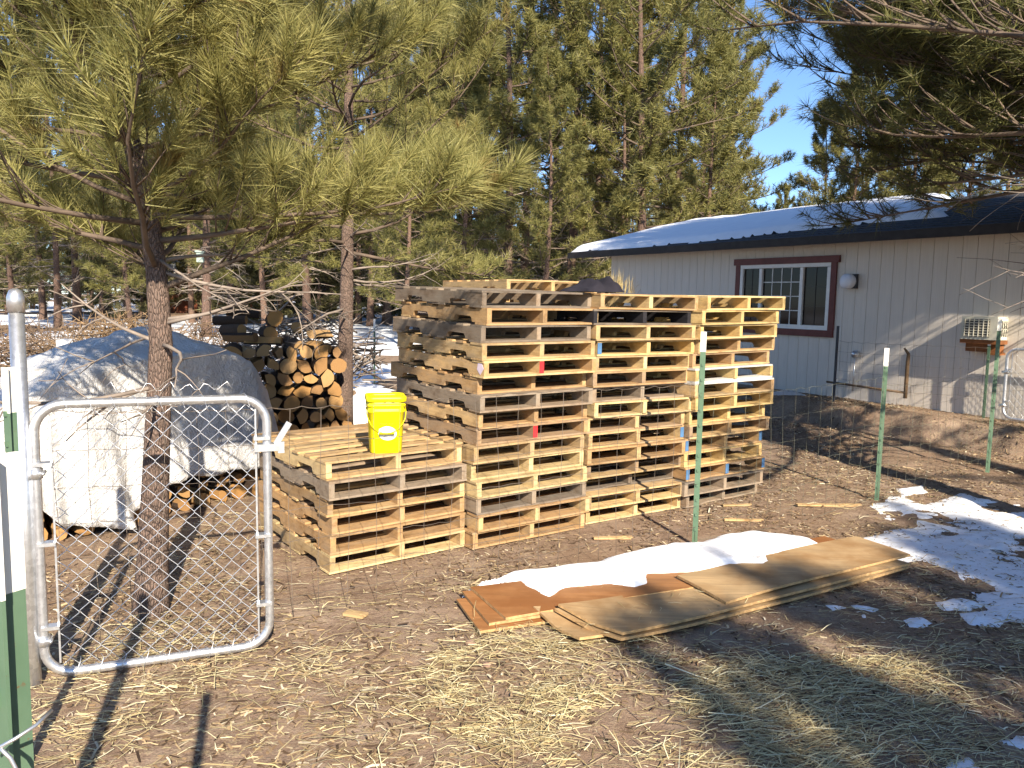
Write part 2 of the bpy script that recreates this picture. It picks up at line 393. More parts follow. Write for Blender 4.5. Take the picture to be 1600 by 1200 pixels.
def axis(lo, hi, a, b, step, g=1.13):
    c = list(np.arange(a, b+1e-6, step)); s = step; p = b
    while p < hi: s *= g; p += s; c.append(p)
    s = step; p = a; l = []
    while p > lo: s *= g; p -= s; l.append(p)
    return np.array(l[::-1]+c)
def sheet(name, X, Y, Z, mat, keep=None):
    n, m = X.shape; V = np.stack([X, Y, Z], -1).reshape(-1, 3)
    I = np.arange(n*m).reshape(n, m); Q = np.stack([I[:-1, :-1], I[:-1, 1:], I[1:, 1:], I[1:, :-1]], -1)
    if keep is not None: Q = Q[keep]
    Q = Q.reshape(-1, 4)
    used = np.unique(Q); mp = np.full(n*m, -1); mp[used] = np.arange(len(used))
    return np_mesh(name, V[used], mp[Q], mat, True)
ax = axis(-260, 260, -4.0, 6.6, .04); ay = axis(-40, 420, 2.0, 9.5, .04)
GX, GY = np.meshgrid(ax, ay)
tag(obj('ground', sheet('ground', GX, GY, hz(GX, GY), M_GROUND)), kind='structure')

def in_poly(x, y, poly):
    r = np.zeros(x.shape, bool); n = len(poly)
    for i in range(n):
        x0, y0 = poly[i]; x1, y1 = poly[(i+1) % n]
        if y0 == y1: continue
        c = ((y0 > y) != (y1 > y)) & (x < (x1-x0)*(y-y0)/(y1-y0)+x0)
        r ^= c
    return r
def poly_dist(x, y, poly):
    d = np.full(x.shape, 1e9); n = len(poly)
    for i in range(n):
        a = np.array(poly[i]); b = np.array(poly[(i+1) % n]); ab = b-a; L = max(ab@ab, 1e-9)
        t = np.clip(((x-a[0])*ab[0]+(y-a[1])*ab[1])/L, 0, 1)
        d = np.minimum(d, np.hypot(x-a[0]-t*ab[0], y-a[1]-t*ab[1]))
    return np.where(in_poly(x, y, poly), d, -d)
def snow_patch(name, pix, zref, thick, step, edge, noise_amp, nscale, label, base=None, holes=0.0, mat=M_SNOW):
    poly = [tuple(G(u, v, zref)[:2]) for u, v in pix]; P = np.array(poly)
    X, Y = np.meshgrid(np.arange(P[:, 0].min()-.15, P[:, 0].max()+.15, step), np.arange(P[:, 1].min()-.15, P[:, 1].max()+.15, step))
    d = poly_dist(X, Y, poly) + (fbm(X*nscale, Y*nscale, 4)-.5)*noise_amp
    if holes: d = np.minimum(d, (holes-fbm(X*3.1+9, Y*3.1, 4))*.9)
    t = np.clip(d/edge, -1, 1)
    h = np.where(t > 0, np.clip(t, 0, 1)**(.5 if base is not None else .85), 0)*thick*(.7+.6*fbm(X*2.2, Y*2.2+4, 3)) + np.where(t <= 0, t*.03, 0)
    b = hz(X, Y) if base is None else base(X, Y)
    Z = b + h - .004
    k = t > -.35
    keep = k[:-1, :-1] & k[1:, :-1] & k[:-1, 1:] & k[1:, 1:]
    o = obj(name, sheet(name, X, Y, Z, mat)) if not keep.any() else obj(name, sheet(name, X, Y, Z, mat, keep))
    return tag(o, label, 'snow')
snow_patch('snow_patch', [(1262, 842), (1300, 850), (1345, 840), (1372, 822), (1430, 818), (1428, 800), (1392, 812), (1350, 788), (1400, 768), (1440, 782), (1500, 768), (1570, 782), (1700, 790), (1720, 1000), (1600, 968), (1560, 962), (1505, 915), (1480, 888), (1440, 872), (1400, 880), (1330, 868)],
           .02, .016, .02, .12, .13, 4.2, 'large patch of old melting snow right of the plywood', holes=.67)
snow_patch('snow_patch', [(1450, 1215), (1480, 1182), (1540, 1160), (1620, 1128), (1760, 1110), (1760, 1260), (1500, 1270)], .02, .03, .02, .1, .12, 5, 'dirty snow patch in the bottom right corner of the yard', holes=.62)
for pix, lab in [([(1285, 940), (1310, 937), (1328, 947), (1300, 952)], 'small snow scrap nearest the right end of the plywood'),
                 ([(1322, 938), (1350, 942), (1382, 948), (1365, 956), (1335, 948)], 'thin elongated snow scrap between two rounder scraps by the plywood'),
                 ([(1338, 955), (1358, 953), (1360, 964), (1344, 964)], 'tiny round snow scrap below the elongated one'),
                 ([(1408, 966), (1440, 960), (1466, 972), (1440, 982), (1415, 978)], 'wedge shaped snow scrap in the tree shade right of the plywood'),
                 ([(1458, 938), (1500, 932), (1540, 942), (1520, 956), (1470, 952)], 'snow scrap just left of the big patch, in tree shade'),
                 ([(1500, 958), (1545, 950), (1590, 966), (1560, 980), (1512, 976)], 'curved snow scrap under the big patch at the right edge'),
                 ([(1398, 762), (1440, 758), (1452, 768), (1410, 774)], 'thin snow scrap beside the foot of the right fence post')]:
    snow_patch('snow_scrap', pix, .01, .016, .012, .05, .06, 9, lab)
snow_patch('snow_patch', [(546, 600), (600, 596), (606, 640), (600, 664), (546, 668)], .05, .03, .04, .2, .6, 3, 'blue shaded snow between the second pine and the tall pallets')
# far snow field under the forest
SX, SY = np.meshgrid(axis(-130, 70, -24, 4, .22, 1.06), axis(12.5, 190, 13, 44, .22, 1.05))
sn = fbm(SX*.14+5, SY*.11, 4) + .16*sstep(14, 34, SY) + .05*(fbm(SX*1.1, SY*.9, 3)-.5)*2 - .25*sstep(2, 8, SX)*sstep(40, 20, SY)
st = np.clip((sn-.55)/.10, -1, 1); SZ = hz(SX, SY) + np.where(st > 0, np.sqrt(np.clip(st, 0, 1))*.10, st*.05)
k = st > -.5
tag(obj('snow_cover', sheet('snow_cover', SX, SY, SZ, M_SNOW_CLEAN, k[:-1, :-1] & k[1:, :-1] & k[:-1, 1:] & k[1:, 1:])), 'patchy snow lying across the forest floor', kind='structure')

# straw, wood litter
def ribbons(rng, px, py, ln, w, z0, curve=.25, az=None, tilt=.12):
    n = len(px); a = rng.uniform(0, 2*np.pi, n) if az is None else az
    d = np.stack([np.cos(a), np.sin(a), rng.normal(0, tilt, n)], -1); sd = np.stack([-np.sin(a), np.cos(a), rng.normal(0, .25, n)], -1)
    p = np.stack([px, py, z0], -1); cv = (rng.normal(0, curve, n)*ln)[:, None]*sd*.25
    A = p-d*ln[:, None]/2; B = p+cv; C = p+d*ln[:, None]/2
    B[:, 2] += np.abs(rng.normal(0, .05, n))*ln
    for Q in (A, C): Q[:, 2] = np.maximum(Q[:, 2], hz(Q[:, 0], Q[:, 1])+.002)
    h = (w/2)[:, None]*sd
    V = np.stack([A-h, A+h, B-h, B+h, C-h*.7, C+h*.7], 1).reshape(-1, 3); b = (np.arange(n)*6)[:, None]
    T = np.concatenate([b+np.array([[0, 1, 3, 2]]), b+np.array([[2, 3, 5, 4]])], 0); return V, T
rng = np.random.default_rng(3)
def straw_density(x, y):
    band = sstep(4.05, 3.55, y-.06*x)*sstep(-1.2+.5*(fbm(y*2, x, 2)-.5), -.35, x)
    clump = sstep(.40, .62, fbm(x*1.7+2, y*2.3, 5))
    d = .05 + band*(.10+1.3*clump**1.5)*(1-.55*sstep(1.0, 1.6, x))
    return d + .2*sstep(.55, .68, fbm(x*1.3+7, y*1.3, 3))*sstep(5.0, 4.4, y)
n = 260000
x = rng.uniform(-2.4, 4.2, n); y = 1.2 + 8*rng.random(n)**1.25
keep = (rng.random(n) < straw_density(x, y)*np.clip(1.25-(y-2)*.12, .15, 1)) & ~((x > -1.4) & (x < 2.6) & (y > 4.9) & (y < 9))
x, y = x[keep], y[keep]; n = len(x)
az = np.where(rng.random(n) < .6, rng.normal(.12, .32, n), rng.uniform(0, np.pi, n))
V, T = ribbons(rng, x, y, np.clip(rng.lognormal(-2.75, .6, n), .018, .32), rng.uniform(.0020, .0044, n), hz(x, y)+rng.exponential(.010, n)+.004, az=az)
tag(obj('straw', np_mesh('straw', V, T, M_STRAW)), 'loose yellow straw scattered over the dirt in the foreground', 'straw', kind='stuff')
n = 150000
x = rng.uniform(-4, 9.0, n); y = 1.3 + 11.5*rng.random(n)**1.15
k = (rng.random(n) < sstep(.30, .62, fbm(x*1.4, y*1.4, 4))*.9+.1); x, y = x[k], y[k]; n = len(x)
V, T = ribbons(rng, x, y, np.clip(rng.lognormal(-3.55, .55, n), .008, .14), rng.uniform(.003, .010, n)*(1+.05*y), hz(x, y)+rng.exponential(.004, n)+.002)
tag(obj('ground_litter', np_mesh('ground_litter', V, T, M_LITTER)), 'bark chips, wood splinters and dead needles littering the yard', 'litter', kind='stuff')
for (u, v, ln, wd, a, lab) in [(1292, 790, .55, .05, .1, 'weathered flat stick left of the right fence post foot'), (956, 842, .28, .04, .15, 'short pale wood splinter in front of the second stack'),
                               (1160, 813, .30, .03, .05, 'pale broken slat on the dirt right of the tall stacks'), (555, 964, .12, .06, -.3, 'small tan board scrap on dirt near the gate'), (1150, 790, .25, .03, .2, 'thin pale sliver by the corner of the last stack')]:
    p = G(u, v); b = MB(); b.box((0, 0, 0), (ln, wd, .014)); b.box((ln*.42, wd*.1, .004), (ln*.3, wd*.6, .012))
    tag(b.build('wood_scrap', MW['t'], None, (p[0], p[1], hz1(p[0], p[1])+.012), (0.03, .02, a)), lab, 'wood scrap')
for (u, v, r, lab) in [(735, 1010, .03, 'brown rounded stone half buried near the plywood corner'), (760, 1042, .022, 'reddish stone among the straw below the plywood corner'), (892, 1097, .02, 'reddish stone in the thick straw')]:
    p = G(u, v); b = MB(); rr = random.Random(int(u)); P = []
    for i in range(6):
        th = math.pi*i/5; P.append([(math.sin(th)*math.cos(2*math.pi*j/8)*r*rr.uniform(.85, 1.15), math.sin(th)*math.sin(2*math.pi*j/8)*r*.8, math.cos(th)*r*.65) for j in range(8)]+[None])
        P[-1][8] = P[-1][0]
    b.grid(P); tag(b.build('stone', mat_flat('reddish_stone', (.26, .17, .125), .95), None, (p[0], p[1], hz1(p[0], p[1])+r*.3)), lab, 'stone')

# ------------------------------------------------------------------ house
def build_house():
    rz = HA
    h = empty('house', wallpt(0, 0, 0), rz, 'cream house with grooved siding, red window trim and snowy dark roof', 'house')
    # local frame: x along the wall (right, nearer), y away from the yard, z up
    SL, SR, ZB, ZT, DEPTH = -5.6, 7.0, .10, 2.72, 6.2
    w = MB(); w.box(((SL+SR)/2, .12, (ZB+ZT)/2), (SR-SL, .16, ZT-ZB)); w.box((SL+.08, DEPTH/2+.1, (ZB+ZT)/2), (.16, DEPTH-.25, ZT-ZB)); w.box((SR-.08, DEPTH/2+.1, (ZB+ZT)/2), (.16, DEPTH-.25, ZT-ZB)); w.box(((SL+SR)/2, DEPTH+.1, (ZB+ZT)/2), (SR-SL, .16, ZT-ZB))
    w.prism([(.1, ZT), (DEPTH, ZT), (DEPTH/2, ZT+.80)], 'x', SL+.01, SL+.15)
    wall = w.build('wall', M_SIDING, h)
    X0, X1, Z0, Z1 = -1.90, -.04, 1.33, 2.40      # window opening
    bm = MB(); bm.box((0, 0, 0), (.1945, .022, 1.0)); board = bm.mesh('siding_board')
    x = SL+.1
    while x < SR-.05:
        spans = [(.22, ZT-.02)]
        if X0-.02 < x < X1+.02: spans = [(.22, Z0-.04), (Z1+.04, ZT-.02)]
        for a, b in spans:
            o = obj('siding_board', board, M_SIDING, wall, (x, .028, (a+b)/2)); o.scale = (1, 1, b-a)
        x += .2
    fb = MB(); fb.box(((SL+SR)/2, .035, .12), (SR-SL, .05, .34)); fb.build('foundation', M_CONC, h)
    win = empty('window'); win.parent = h; win.location = (0, 0, 0)
    for nm, c, d in [('trim_board', ((X0+X1)/2, -.005, Z1+.055), (X1-X0+.30, .045, .11)), ('trim_board', ((X0+X1)/2, -.003, Z0-.055), (X1-X0+.20, .04, .11)),
                     ('trim_board', (X0-.055, 0, (Z0+Z1)/2), (.10, .036, Z1-Z0-.002)), ('trim_board', (X1+.055, 0, (Z0+Z1)/2), (.10, .036, Z1-Z0-.002))]:
        b = MB(); b.box(c, d); b.build(nm, M_TRIM, win)
    b = MB()
    for c, d in [(((X0+X1)/2, .012, Z1-.03), (X1-X0, .05, .06)), (((X0+X1)/2, .012, Z0+.035), (X1-X0, .06, .07)), ((X0+.03, .012, (Z0+Z1)/2), (.06, .049, Z1-Z0-.13)), ((X1-.03, .012, (Z0+Z1)/2), (.06, .049, Z1-Z0-.13))]: b.box(c, d)
    b.build('window_frame', M_VINYL, win)
    xs = [X0+.06, X0+.46, X0+1.31, X1-.06]
    for m_ in xs[1:3]:
        b = MB(); b.box((m_, .010, (Z0+Z1)/2), (.06, .046, Z1-Z0-.13)); b.build('mullion', M_VINYL, win)
    for i in range(3):
        a, c = xs[i]+(.03 if i else 0), xs[i+1]-(.03 if i < 2 else 0)
        b = MB(); b.box(((a+c)/2, .035, (Z0+Z1)/2), (c-a, .008, Z1-Z0-.13)); b.build('pane', M_GLASS, win)
        nx, nz = (2, 3) if i != 1 else (4, 4)
        for k in range(1, nx):
            b = MB(); b.box((a+(c-a)*k/nx, .026, (Z0+Z1)/2), (.014 if i == 1 else .006, .008, Z1-Z0-.132)); b.build('muntin', M_VINYL if i == 1 else M_ACDARK, win)
        for k in range(1, nz):
            b = MB(); b.box(((a+c)/2, .0285, Z0+.065+(Z1-Z0-.13)*k/nz), (c-a, .006, .014 if i == 1 else .006)); b.build('muntin', M_VINYL if i == 1 else M_ACDARK, win)
    # roof: gable, ridge parallel to the wall
    OV, RK, ZE, RISE = .38, 1.05, 2.69, .86
    rd = DEPTH/2+.1
    slope = RISE/(rd+OV)
    r = MB()
    L0, L1 = SL-RK, SR+.4
    prof = [(-OV, ZE), (rd, ZE+RISE), (2*rd+OV, ZE), (2*rd+OV, ZE+.10), (rd, ZE+RISE+.11), (-OV, ZE+.10)]
    r.prism(prof, 'x', L0, L1); roof = r.build('roof', M_SHINGLE, h)
    f = MB(); f.box(((L0+L1)/2, -OV-.012, ZE+.035), (L1-L0+.02, .022, .13)); f.build('fascia', M_FASCIA, roof)
    # shingle courses on the visible slope
    for k in range(1, 15):
        b = MB(); yk = -OV+(rd+OV)*k/15
        b.box(((L0+L1)/2, yk, ZE+.10+(yk+OV)*slope+.004), (L1-L0-.02, .09, .012), R=Matrix.Rotation(math.atan(slope), 3, 'X')); b.build('shingle_course', M_SHINGLE, roof)
    # snow on the roof
    xs_ = np.arange(L0-.02, SR-3.2, .07); ts = np.linspace(-.02, 1.03, 56)
    X, Tt = np.meshgrid(xs_, ts)
    low = .03 + .26*sstep(-4.5, 1.6, X)**1.2 + .05*(fbm(X*.9, X*.2, 3)-.5)*2
    right = 2.3 - 2.6*Tt + (fbm(Tt*5, Tt*2+3, 3)-.5)*.8
    d = np.minimum(np.minimum((Tt-low)*(rd+OV), (right-X)), (X-L0)*1.0+.02)
    t = np.clip(d/.16, -1, 1); Yl = -OV + (rd+OV)*Tt
    Z = ZE+.10 + (Yl+OV)*slope + np.where(t > 0, np.sqrt(np.clip(t, 0, 1))*(.09+.06*fbm(X*.8, Tt*3, 3)), t*.03)
    kk = t > -.4
    obj('snow_layer', sheet('roof_snow', X, Yl, Z, M_SNOW_CLEAN, kk[:-1, :-1] & kk[1:, :-1] & kk[:-1, 1:] & kk[1:, 1:]), None, roof)
    # porch lamp
    lp = empty('wall_lamp'); lp.parent = h; lp.location = (.33, 0, 2.10)
    b = MB(); b.box((.02, -.02, 0), (.20, .05, .22)); b.build('back_plate', M_POSTD, lp)
    b = MB(); R = []
    for i in range(9):
        th = math.pi/2*i/8; R.append([(math.cos(th)*.115*math.cos(2*math.pi*j/20), -.115-math.sin(th)*.06, math.cos(th)*.115*math.sin(2*math.pi*j/20)) for j in range(21)])
    R.insert(0, [(.115*math.cos(2*math.pi*j/20), -.045, .115*math.sin(2*math.pi*j/20)) for j in range(21)])
    b.grid(R, flip=True); b.build('lamp_globe', M_LAMP, lp)
    # round metal outlet low on the wall
    b = MB(); b.tube([(.5, .02, .99), (.5, -.06, .99)], .055, 14); b.tube([(.5, -.05, .99), (.5, -.085, .985)], [.05, .03], 14); b.tube([(.5, -.03, .93), (.5, -.03, .42)], .010, 6); b.build('wall_outlet', M_GALV, h)
    # window air conditioner
    ac = empty('air_conditioner'); ac.parent = h; ac.location = (2.43, 0, 1.47); E_ = .26
    b = MB(); b.box((0, -E_/2+.03, 0), (.46, E_, .30)); b.build('casing', M_ACBODY, ac)
    b = MB(); b.box((-.03, -E_+.027, 0), (.33, .010, .23)); b.build('coil', M_ACDARK, ac)
    for k in range(7):
        b = MB(); b.box((-.03, -E_+.020, -.10+.2*k/6), (.33, .010, .010)); b.build('grille_slat', M_ACBODY, ac)
    for k in range(6):
        b = MB(); b.box((-.03-.15+.3*k/5, -E_+.0165, 0), (.008, .012, .225)); b.build('grille_bar', M_ACBODY, ac)
    for k in range(4):
        for j in (0, 1):
            b = MB(); b.box((.232, -.16+.05*k, .05-.11*j), (.006, .018, .09)); b.build('side_louver', M_ACDARK, ac)
    b = MB(); b.box((.0, -.10, -.18), (.50, .22, .05)); b.box((.0, -.06, -.26), (.42, .14, .11)); b.box((.16, -.08, -.33), (.16, .16, .03)); b.build('bracket', M_BROWNPAINT, ac)
    # pipe frame leaning at the wall
    return h
build_house()
b = MB(); q = lambda s, o, z: wallpt(s, o, z)
b.tube([q(1.42, .13, .42), q(1.42, .13, .95), q(1.43, .14, 1.06), q(1.38, .17, 1.14)], [.028, .028, .024, .015], 8)
b.tube([q(1.42, .13, .50), q(.1, .13, .53)], .018, 6)
tag(b.build('iron_rail', mat_flat('rusted_brown_iron', (.13, .085, .05), .8, var=.3)), 'rusty angled rail with a bent upright standing against the siding', 'rail')
# far red-brown house behind the forest
fh = empty('distant_house', (-25.0, 66, hz1(-25, 66)), RAD(12), 'red-brown house with pale roof glimpsed through the forest trunks', 'house')
b = MB(); b.box((0, 0, 1.6), (9.5, 6, 3.2)); b.prism([(-3.2, 3.2), (3.2, 3.2), (0, 5.2)], 'x', -4.75, 4.75); b.build('wall', M_BROWNHOUSE, fh)
b = MB(); b.prism([(-3.6, 3.05), (0, 5.35), (3.6, 3.05), (3.6, 3.25), (0, 5.6), (-3.6, 3.25)], 'x', -5.2, 5.2); b.build('roof', M_SNOW_CLEAN, fh)
for k in range(4):
    b = MB(); b.box((-3.6+2.3*k, -3.02, 1.7), (.9, .08, 1.1)); wdw = b.build('window', M_GLASS, fh)
    b = MB(); b.box((-3.6+2.3*k, -3.03, 1.1), (1.1, .12, .1)); b.build('sill', M_VINYL, wdw)

# ------------------------------------------------------------------ pallets
PW, PL, DT, SH = 1.016, 1.219, .0145, .0895
PH = 2*DT+SH
def stringer_mesh(seed):
    r = random.Random(seed); hl = PL/2; nd = .038+r.uniform(-.003, .003)
    def notch(c, wd=.235):
        a, b = c-wd/2, c+wd/2; q = .022
        return [(a-.004, 0), (a+.002, nd-q), (a+q*.6, nd-.004), (a+q*1.4, nd), (b-q*1.4, nd), (b-q*.6, nd-.004), (b-.002, nd-q), (b+.004, 0)]
    poly = [(-hl, 0)]+notch(-hl*.50+r.uniform(-.01, .01))+notch(hl*.50+r.uniform(-.01, .01))+[(hl, 0), (hl, SH), (-hl, SH)]
    b = MB(); b.prism([(p[0], p[1]) for p in poly], 'y', -.019, .019); return b.mesh('stringer')
def board_mesh(wd, seed, chip=False):
    r = random.Random(seed); hl = PW/2; n = 6; P = []
    bow = r.uniform(-.003, .004)
    top, bot = [], []
    for i in range(n+1):
        x = lerp(-hl, hl, i/n); dz = bow*(1-(2*i/n-1)**2); e0 = -wd/2+r.uniform(-.002, .002); e1 = wd/2+r.uniform(-.002, .002)
        if chip and i in (2, 3): e0 += r.uniform(.01, .035)
        if i in (0, n): x += r.uniform(-.006, .006)
        top.append([(x, e0, DT-.001+dz), (x, e1, DT-.001+dz)]); bot.append([(x, e0, dz), (x, e1, dz)])
    b = MB(); vs = []; fs = []
    for t, q in zip(top, bot): vs += [q[0], q[1], t[1], t[0]]
    for i in range(n):
        for k in range(4): fs.append((i*4+k, i*4+(k+1) % 4, i*4+4+(k+1) % 4, i*4+4+k))
    fs += [(3, 2, 1, 0), (n*4, n*4+1, n*4+2, n*4+3)]
    return b.add(vs, [f[::-1] for f in fs]).mesh('deck_board')
ST_M = [stringer_mesh(k) for k in range(4)]
LEAD_M = [board_mesh(.14, 10+k, k == 3) for k in range(4)]
SLAT_M = [board_mesh(.089, 20+k, k >= 3) for k in range(5)]
MIXES = {'p': 'pppt', 't': 'tttpo', 'o': 'ooto', 'b': 'bbto', 'y': 'yypy', 'g': 'ggdg', 'd': 'dddg', 'k': 'kkkd', 'w': 'wgt'}
PALLET_WORD = {'p': 'pale new', 't': 'tan', 'o': 'orange-brown', 'b': 'brown', 'y': 'yellow-tan', 'g': 'weathered grey', 'd': 'dark grey', 'k': 'black', 'w': 'whitewashed'}
def pallet(loc, rot, tone, label, group, seed, paint=None, front=None):
    r = random.Random(seed)
    e = empty('pallet', loc, 0, label, 'pallet', group); e.rotation_euler = rot
    pick = lambda: MW[r.choice(MIXES[tone])]
    smat = pick()
    for k, x in enumerate((-PW/2+.019, r.uniform(-.012, .012), PW/2-.019)):
        s = obj('stringer', r.choice(ST_M), smat if r.random() < .6 else pick(), e, (x, 0, DT), (0, 0, math.pi/2))
        if paint and k in paint:
            b = MB(); b.box((-PL/2-.001, 0, SH/2), (.003, .0385, SH-.004)); b.build('painted_end', {'r': M_RED, 'u': M_BLUE}[paint[k]], s)
            if paint[k] == 'r':
                b = MB(); b.box((-PL/2+.03, -.0195, SH/2), (.06, .002, SH-.004)); b.build('painted_side', M_RED, s)
    fm = MW[front] if front else pick()
    ys = [-PL/2+.07, *[lerp(-PL/2+.07, PL/2-.07, t)+r.uniform(-.012, .012) for t in (.185, .345, .5, .655, .815)], PL/2-.07]
    for k, y in enumerate(ys):
        m = r.choice(LEAD_M[:3]) if k in (0, 6) else r.choice(SLAT_M)
        obj('deck_board', m, fm if k == 0 else pick(), e, (r.uniform(-.006, .006), y, DT+SH), (0, 0, r.uniform(-.006, .006)))
    for k, y in enumerate([-PL/2+.07, -.26+r.uniform(-.05, .02), 0, .26+r.uniform(-.02, .05), PL/2-.07]):
        if k == 1 and abs(y) > .0: y = -PL/2+.19 if r.random() < .5 else y
        m = r.choice(LEAD_M) if k in (0, 4) else r.choice(SLAT_M)
        if k in (1, 3): y = math.copysign(.08+r.uniform(0, .015), y)*1.0 if r.random() < .7 else math.copysign(PL/2-.2, y)
        obj('bottom_board', m, fm if k == 0 and r.random() < .7 else pick(), e, (r.uniform(-.006, .006), y, .0002), (0, 0, r.uniform(-.006, .006)))
    return e
STACKS = {   # near-left corner x, y, angle, lean of the top over 15 layers (x, y), tilt (along front, along depth); tones from the top down
    1: (-1.117, 4.798, .645, -.045, .033, 0, 0, 'tgtboP'),
    2: (-.249, 5.343, .640, .041, .093, .003, .030, 'dogttoGobtpPgto'),
    3: (.594, 6.021, .570, .043, -.046, -.004, .002, 'tktytbgPbtobgpt'),
    4: (1.449, 6.521, .616, .096, -.053, .012, .002, 'yyytbytyYbtyogg'),
}
STACK_NAME = {1: 'the low stack under the bucket', 2: 'the tall stack right of the bucket', 3: 'the middle tall stack', 4: 'the rightmost tall stack'}
PAINT = {(2, 4): {1: 'r'}, (2, 8): {1: 'r'}, (3, 3): {0: 'u'}, (3, 9): {2: 'u'}, (4, 10): {0: 'u', 2: 'u'}, (4, 12): {0: 'u', 1: 'u', 2: 'u'}}
FRONT = {(4, 5): 'w', (4, 6): 'w', (3, 6): 'g', (2, 12): 'g', (3, 7): 'p', (4, 8): 'y', (4, 14): 'g'}
for sid, (sx, sy, a, lx, ly, tx, ty, tones) in STACKS.items():
    n = len(tones); r = random.Random(100+sid)
    for i, tn in enumerate(tones):
        lay = n-1-i; k = lay/15.0
        tone = tn.lower(); jx, jy, ja = r.gauss(0, .020), r.gauss(0, .028), r.gauss(0, .014)
        if lay == 0: jx = jy = 0
        if sid == 2 and lay in (10, 11): jx -= .03; jy -= .03
        if sid == 4 and lay == 0: jx += .05; ja += .05
        ca, sa = math.cos(a+ja), math.sin(a+ja); X, Y = PW/2+jx, PL/2+jy
        loc = (sx+ca*X-sa*Y+lx*k, sy+sa*X+ca*Y+ly*k, .004+lay*(PH+.0008)+k*(tx*PW/2+ty*PL/2))
        pos = 'bottom' if lay == 0 else ORD[i]
        lab = f"{PALLET_WORD[tone]} wooden pallet, {pos}{' from the top' if 0 < i < n-1 else ''} in {STACK_NAME[sid]}"
        p = pallet(loc, (k*ty, -k*tx, a+ja), tone, lab, 'stacked wooden pallets', 1000*sid+i, PAINT.get((sid, i)), FRONT.get((sid, i)))
        if (sid, i) == (2, 4):
            b = MB(); b.prism([(-PL/2+.005, .05), (-PL/2+.045, .005), (-PL/2+.085, .04), (-PL/2+.075, .085), (-PL/2+.03, .087)], 'x', -PW/2-.0025, -PW/2-.0005)
            b.build('sticker', M_PINK, p, (0, 0, DT))
# stack standing behind the middle one, only its top in view
ca, sa = math.cos(.57), math.sin(.57); r = random.Random(77)
bx, by = .594+.04-sa*(PL+.03), 6.021+ca*(PL+.03)
for lay in range(16):
    X, Y = PW/2+r.gauss(0, .012)-.02*(lay == 15), PL/2+r.gauss(0, .015)
    tone = 'tobtg'[lay % 5]
    if lay >= 14: tone = 't'
    lab = ('tan wooden pallet topping the back stack behind the middle tall stack' if lay == 15 else 'tan wooden pallet just under the top of the back stack' if lay == 14 else 'wooden pallet low in the back stack hidden behind the tall stacks')
    pallet((bx+ca*X-sa*Y, by+sa*X+ca*Y, .004+lay*(PH+.0008)), (0, 0, .57+r.gauss(0, .01)), tone, lab, 'stacked wooden pallets', 9000+lay)

# yellow bucket
def rrect(hx, hy, r, n=5):
    P = []
    for cx, cy, a0 in ((hx-r, hy-r, 0), (-hx+r, hy-r, 90), (-hx+r, -hy+r, 180), (hx-r, -hy+r, 270)):
        for k in range(n+1):
            a = RAD(a0+90*k/n); P.append((cx+r*math.cos(a), cy+r*math.sin(a)))
    return P
def loft(b, rings, closed_top=True, closed_bot=True):
    n = len(rings[0]); vs = [p for r in rings for p in r]; fs = []
    for i in range(len(rings)-1):
        for k in range(n): fs.append((i*n+k, i*n+(k+1) % n, (i+1)*n+(k+1) % n, (i+1)*n+k))
    b.add(vs, fs, 0, True)
    if closed_top: b.add(rings[-1], [tuple(range(n))])
    if closed_bot: b.add(rings[0], [tuple(range(n-1, -1, -1))])
    return b
BKT = G(601, 706, .716)
bk = empty('bucket', (BKT[0], BKT[1]+.03, 6*(PH+.0008)+.004), RAD(13), 'yellow square plastic bucket with lid standing on the low pallet stack', 'bucket')
HB = .385
ring = lambda z, h, r=.045: [(x, y, z) for x, y in rrect(h, h, r)]
b = MB(); loft(b, [ring(0, .098), ring(.006, .103), ring(HB*.70, .117), ring(HB*.705, .121), ring(HB*.735, .122), ring(HB*.74, .1185), ring(HB*.80, .1195), ring(HB*.805, .126), ring(HB*.835, .1265), ring(HB*.84, .120), ring(HB*.92, .121)])
b.build('pail', M_YEL, bk)
b = MB(); loft(b, [ring(HB*.885, .127), ring(HB*.89, .131), ring(HB*.955, .131), ring(HB*.97, .127), ring(HB*.97, .112), ring(HB*.935, .108)], True, False); b.build('lid', M_YEL, bk)
b = MB(); b.tube([(-.128, 0, HB*.80)]+[(-.132*math.cos(math.pi*k/14), -.125*min(1, 2.6*math.sin(math.pi*k/14))-.004, HB*.80-.172*math.sin(math.pi*k/14)) for k in range(1, 14)]+[(.128, 0, HB*.80)], .0028, 6); hd = b.build('handle', M_YEL, bk)
b = MB(); b.tube([(-.05, -.131, HB*.80-.172), (.05, -.131, HB*.80-.172)], .006, 8); b.build('grip', M_YEL, hd)
b = MB(); b.tube([(-.05, -.1365, HB*.80-.178), (.05, -.1355, HB*.80-.178)], .003, 6); b.build('grip_slot', M_INK, hd)
tl = math.atan((.117-.103)/(HB*.7))
def on_face(x, z): return (x, -(.1035+(.117-.103)*z/(HB*.7))-.0012, z)
def ellipse(cx, cz, rx, rz, rot, k, off):
    return [tuple(np.array(on_face(cx+rx*math.cos(a)*math.cos(rot)-rz*math.sin(a)*math.sin(rot), cz+rx*math.cos(a)*math.sin(rot)+rz*math.sin(a)*math.cos(rot)))+np.array([0, -off, 0])) for a in [2*math.pi*i/k for i in range(k)]]
b = MB(); b.add(ellipse(.006, .134, .060, .046, -.12, 28, 0), [tuple(range(28))]); b.build('label', M_LABELW, bk)
b = MB(); b.add(ellipse(-.004, .152, .046, .020, -.14, 24, .001), [tuple(range(24))]); b.build('label_band', M_LABELB, bk)
b = MB(); rr = random.Random(5)
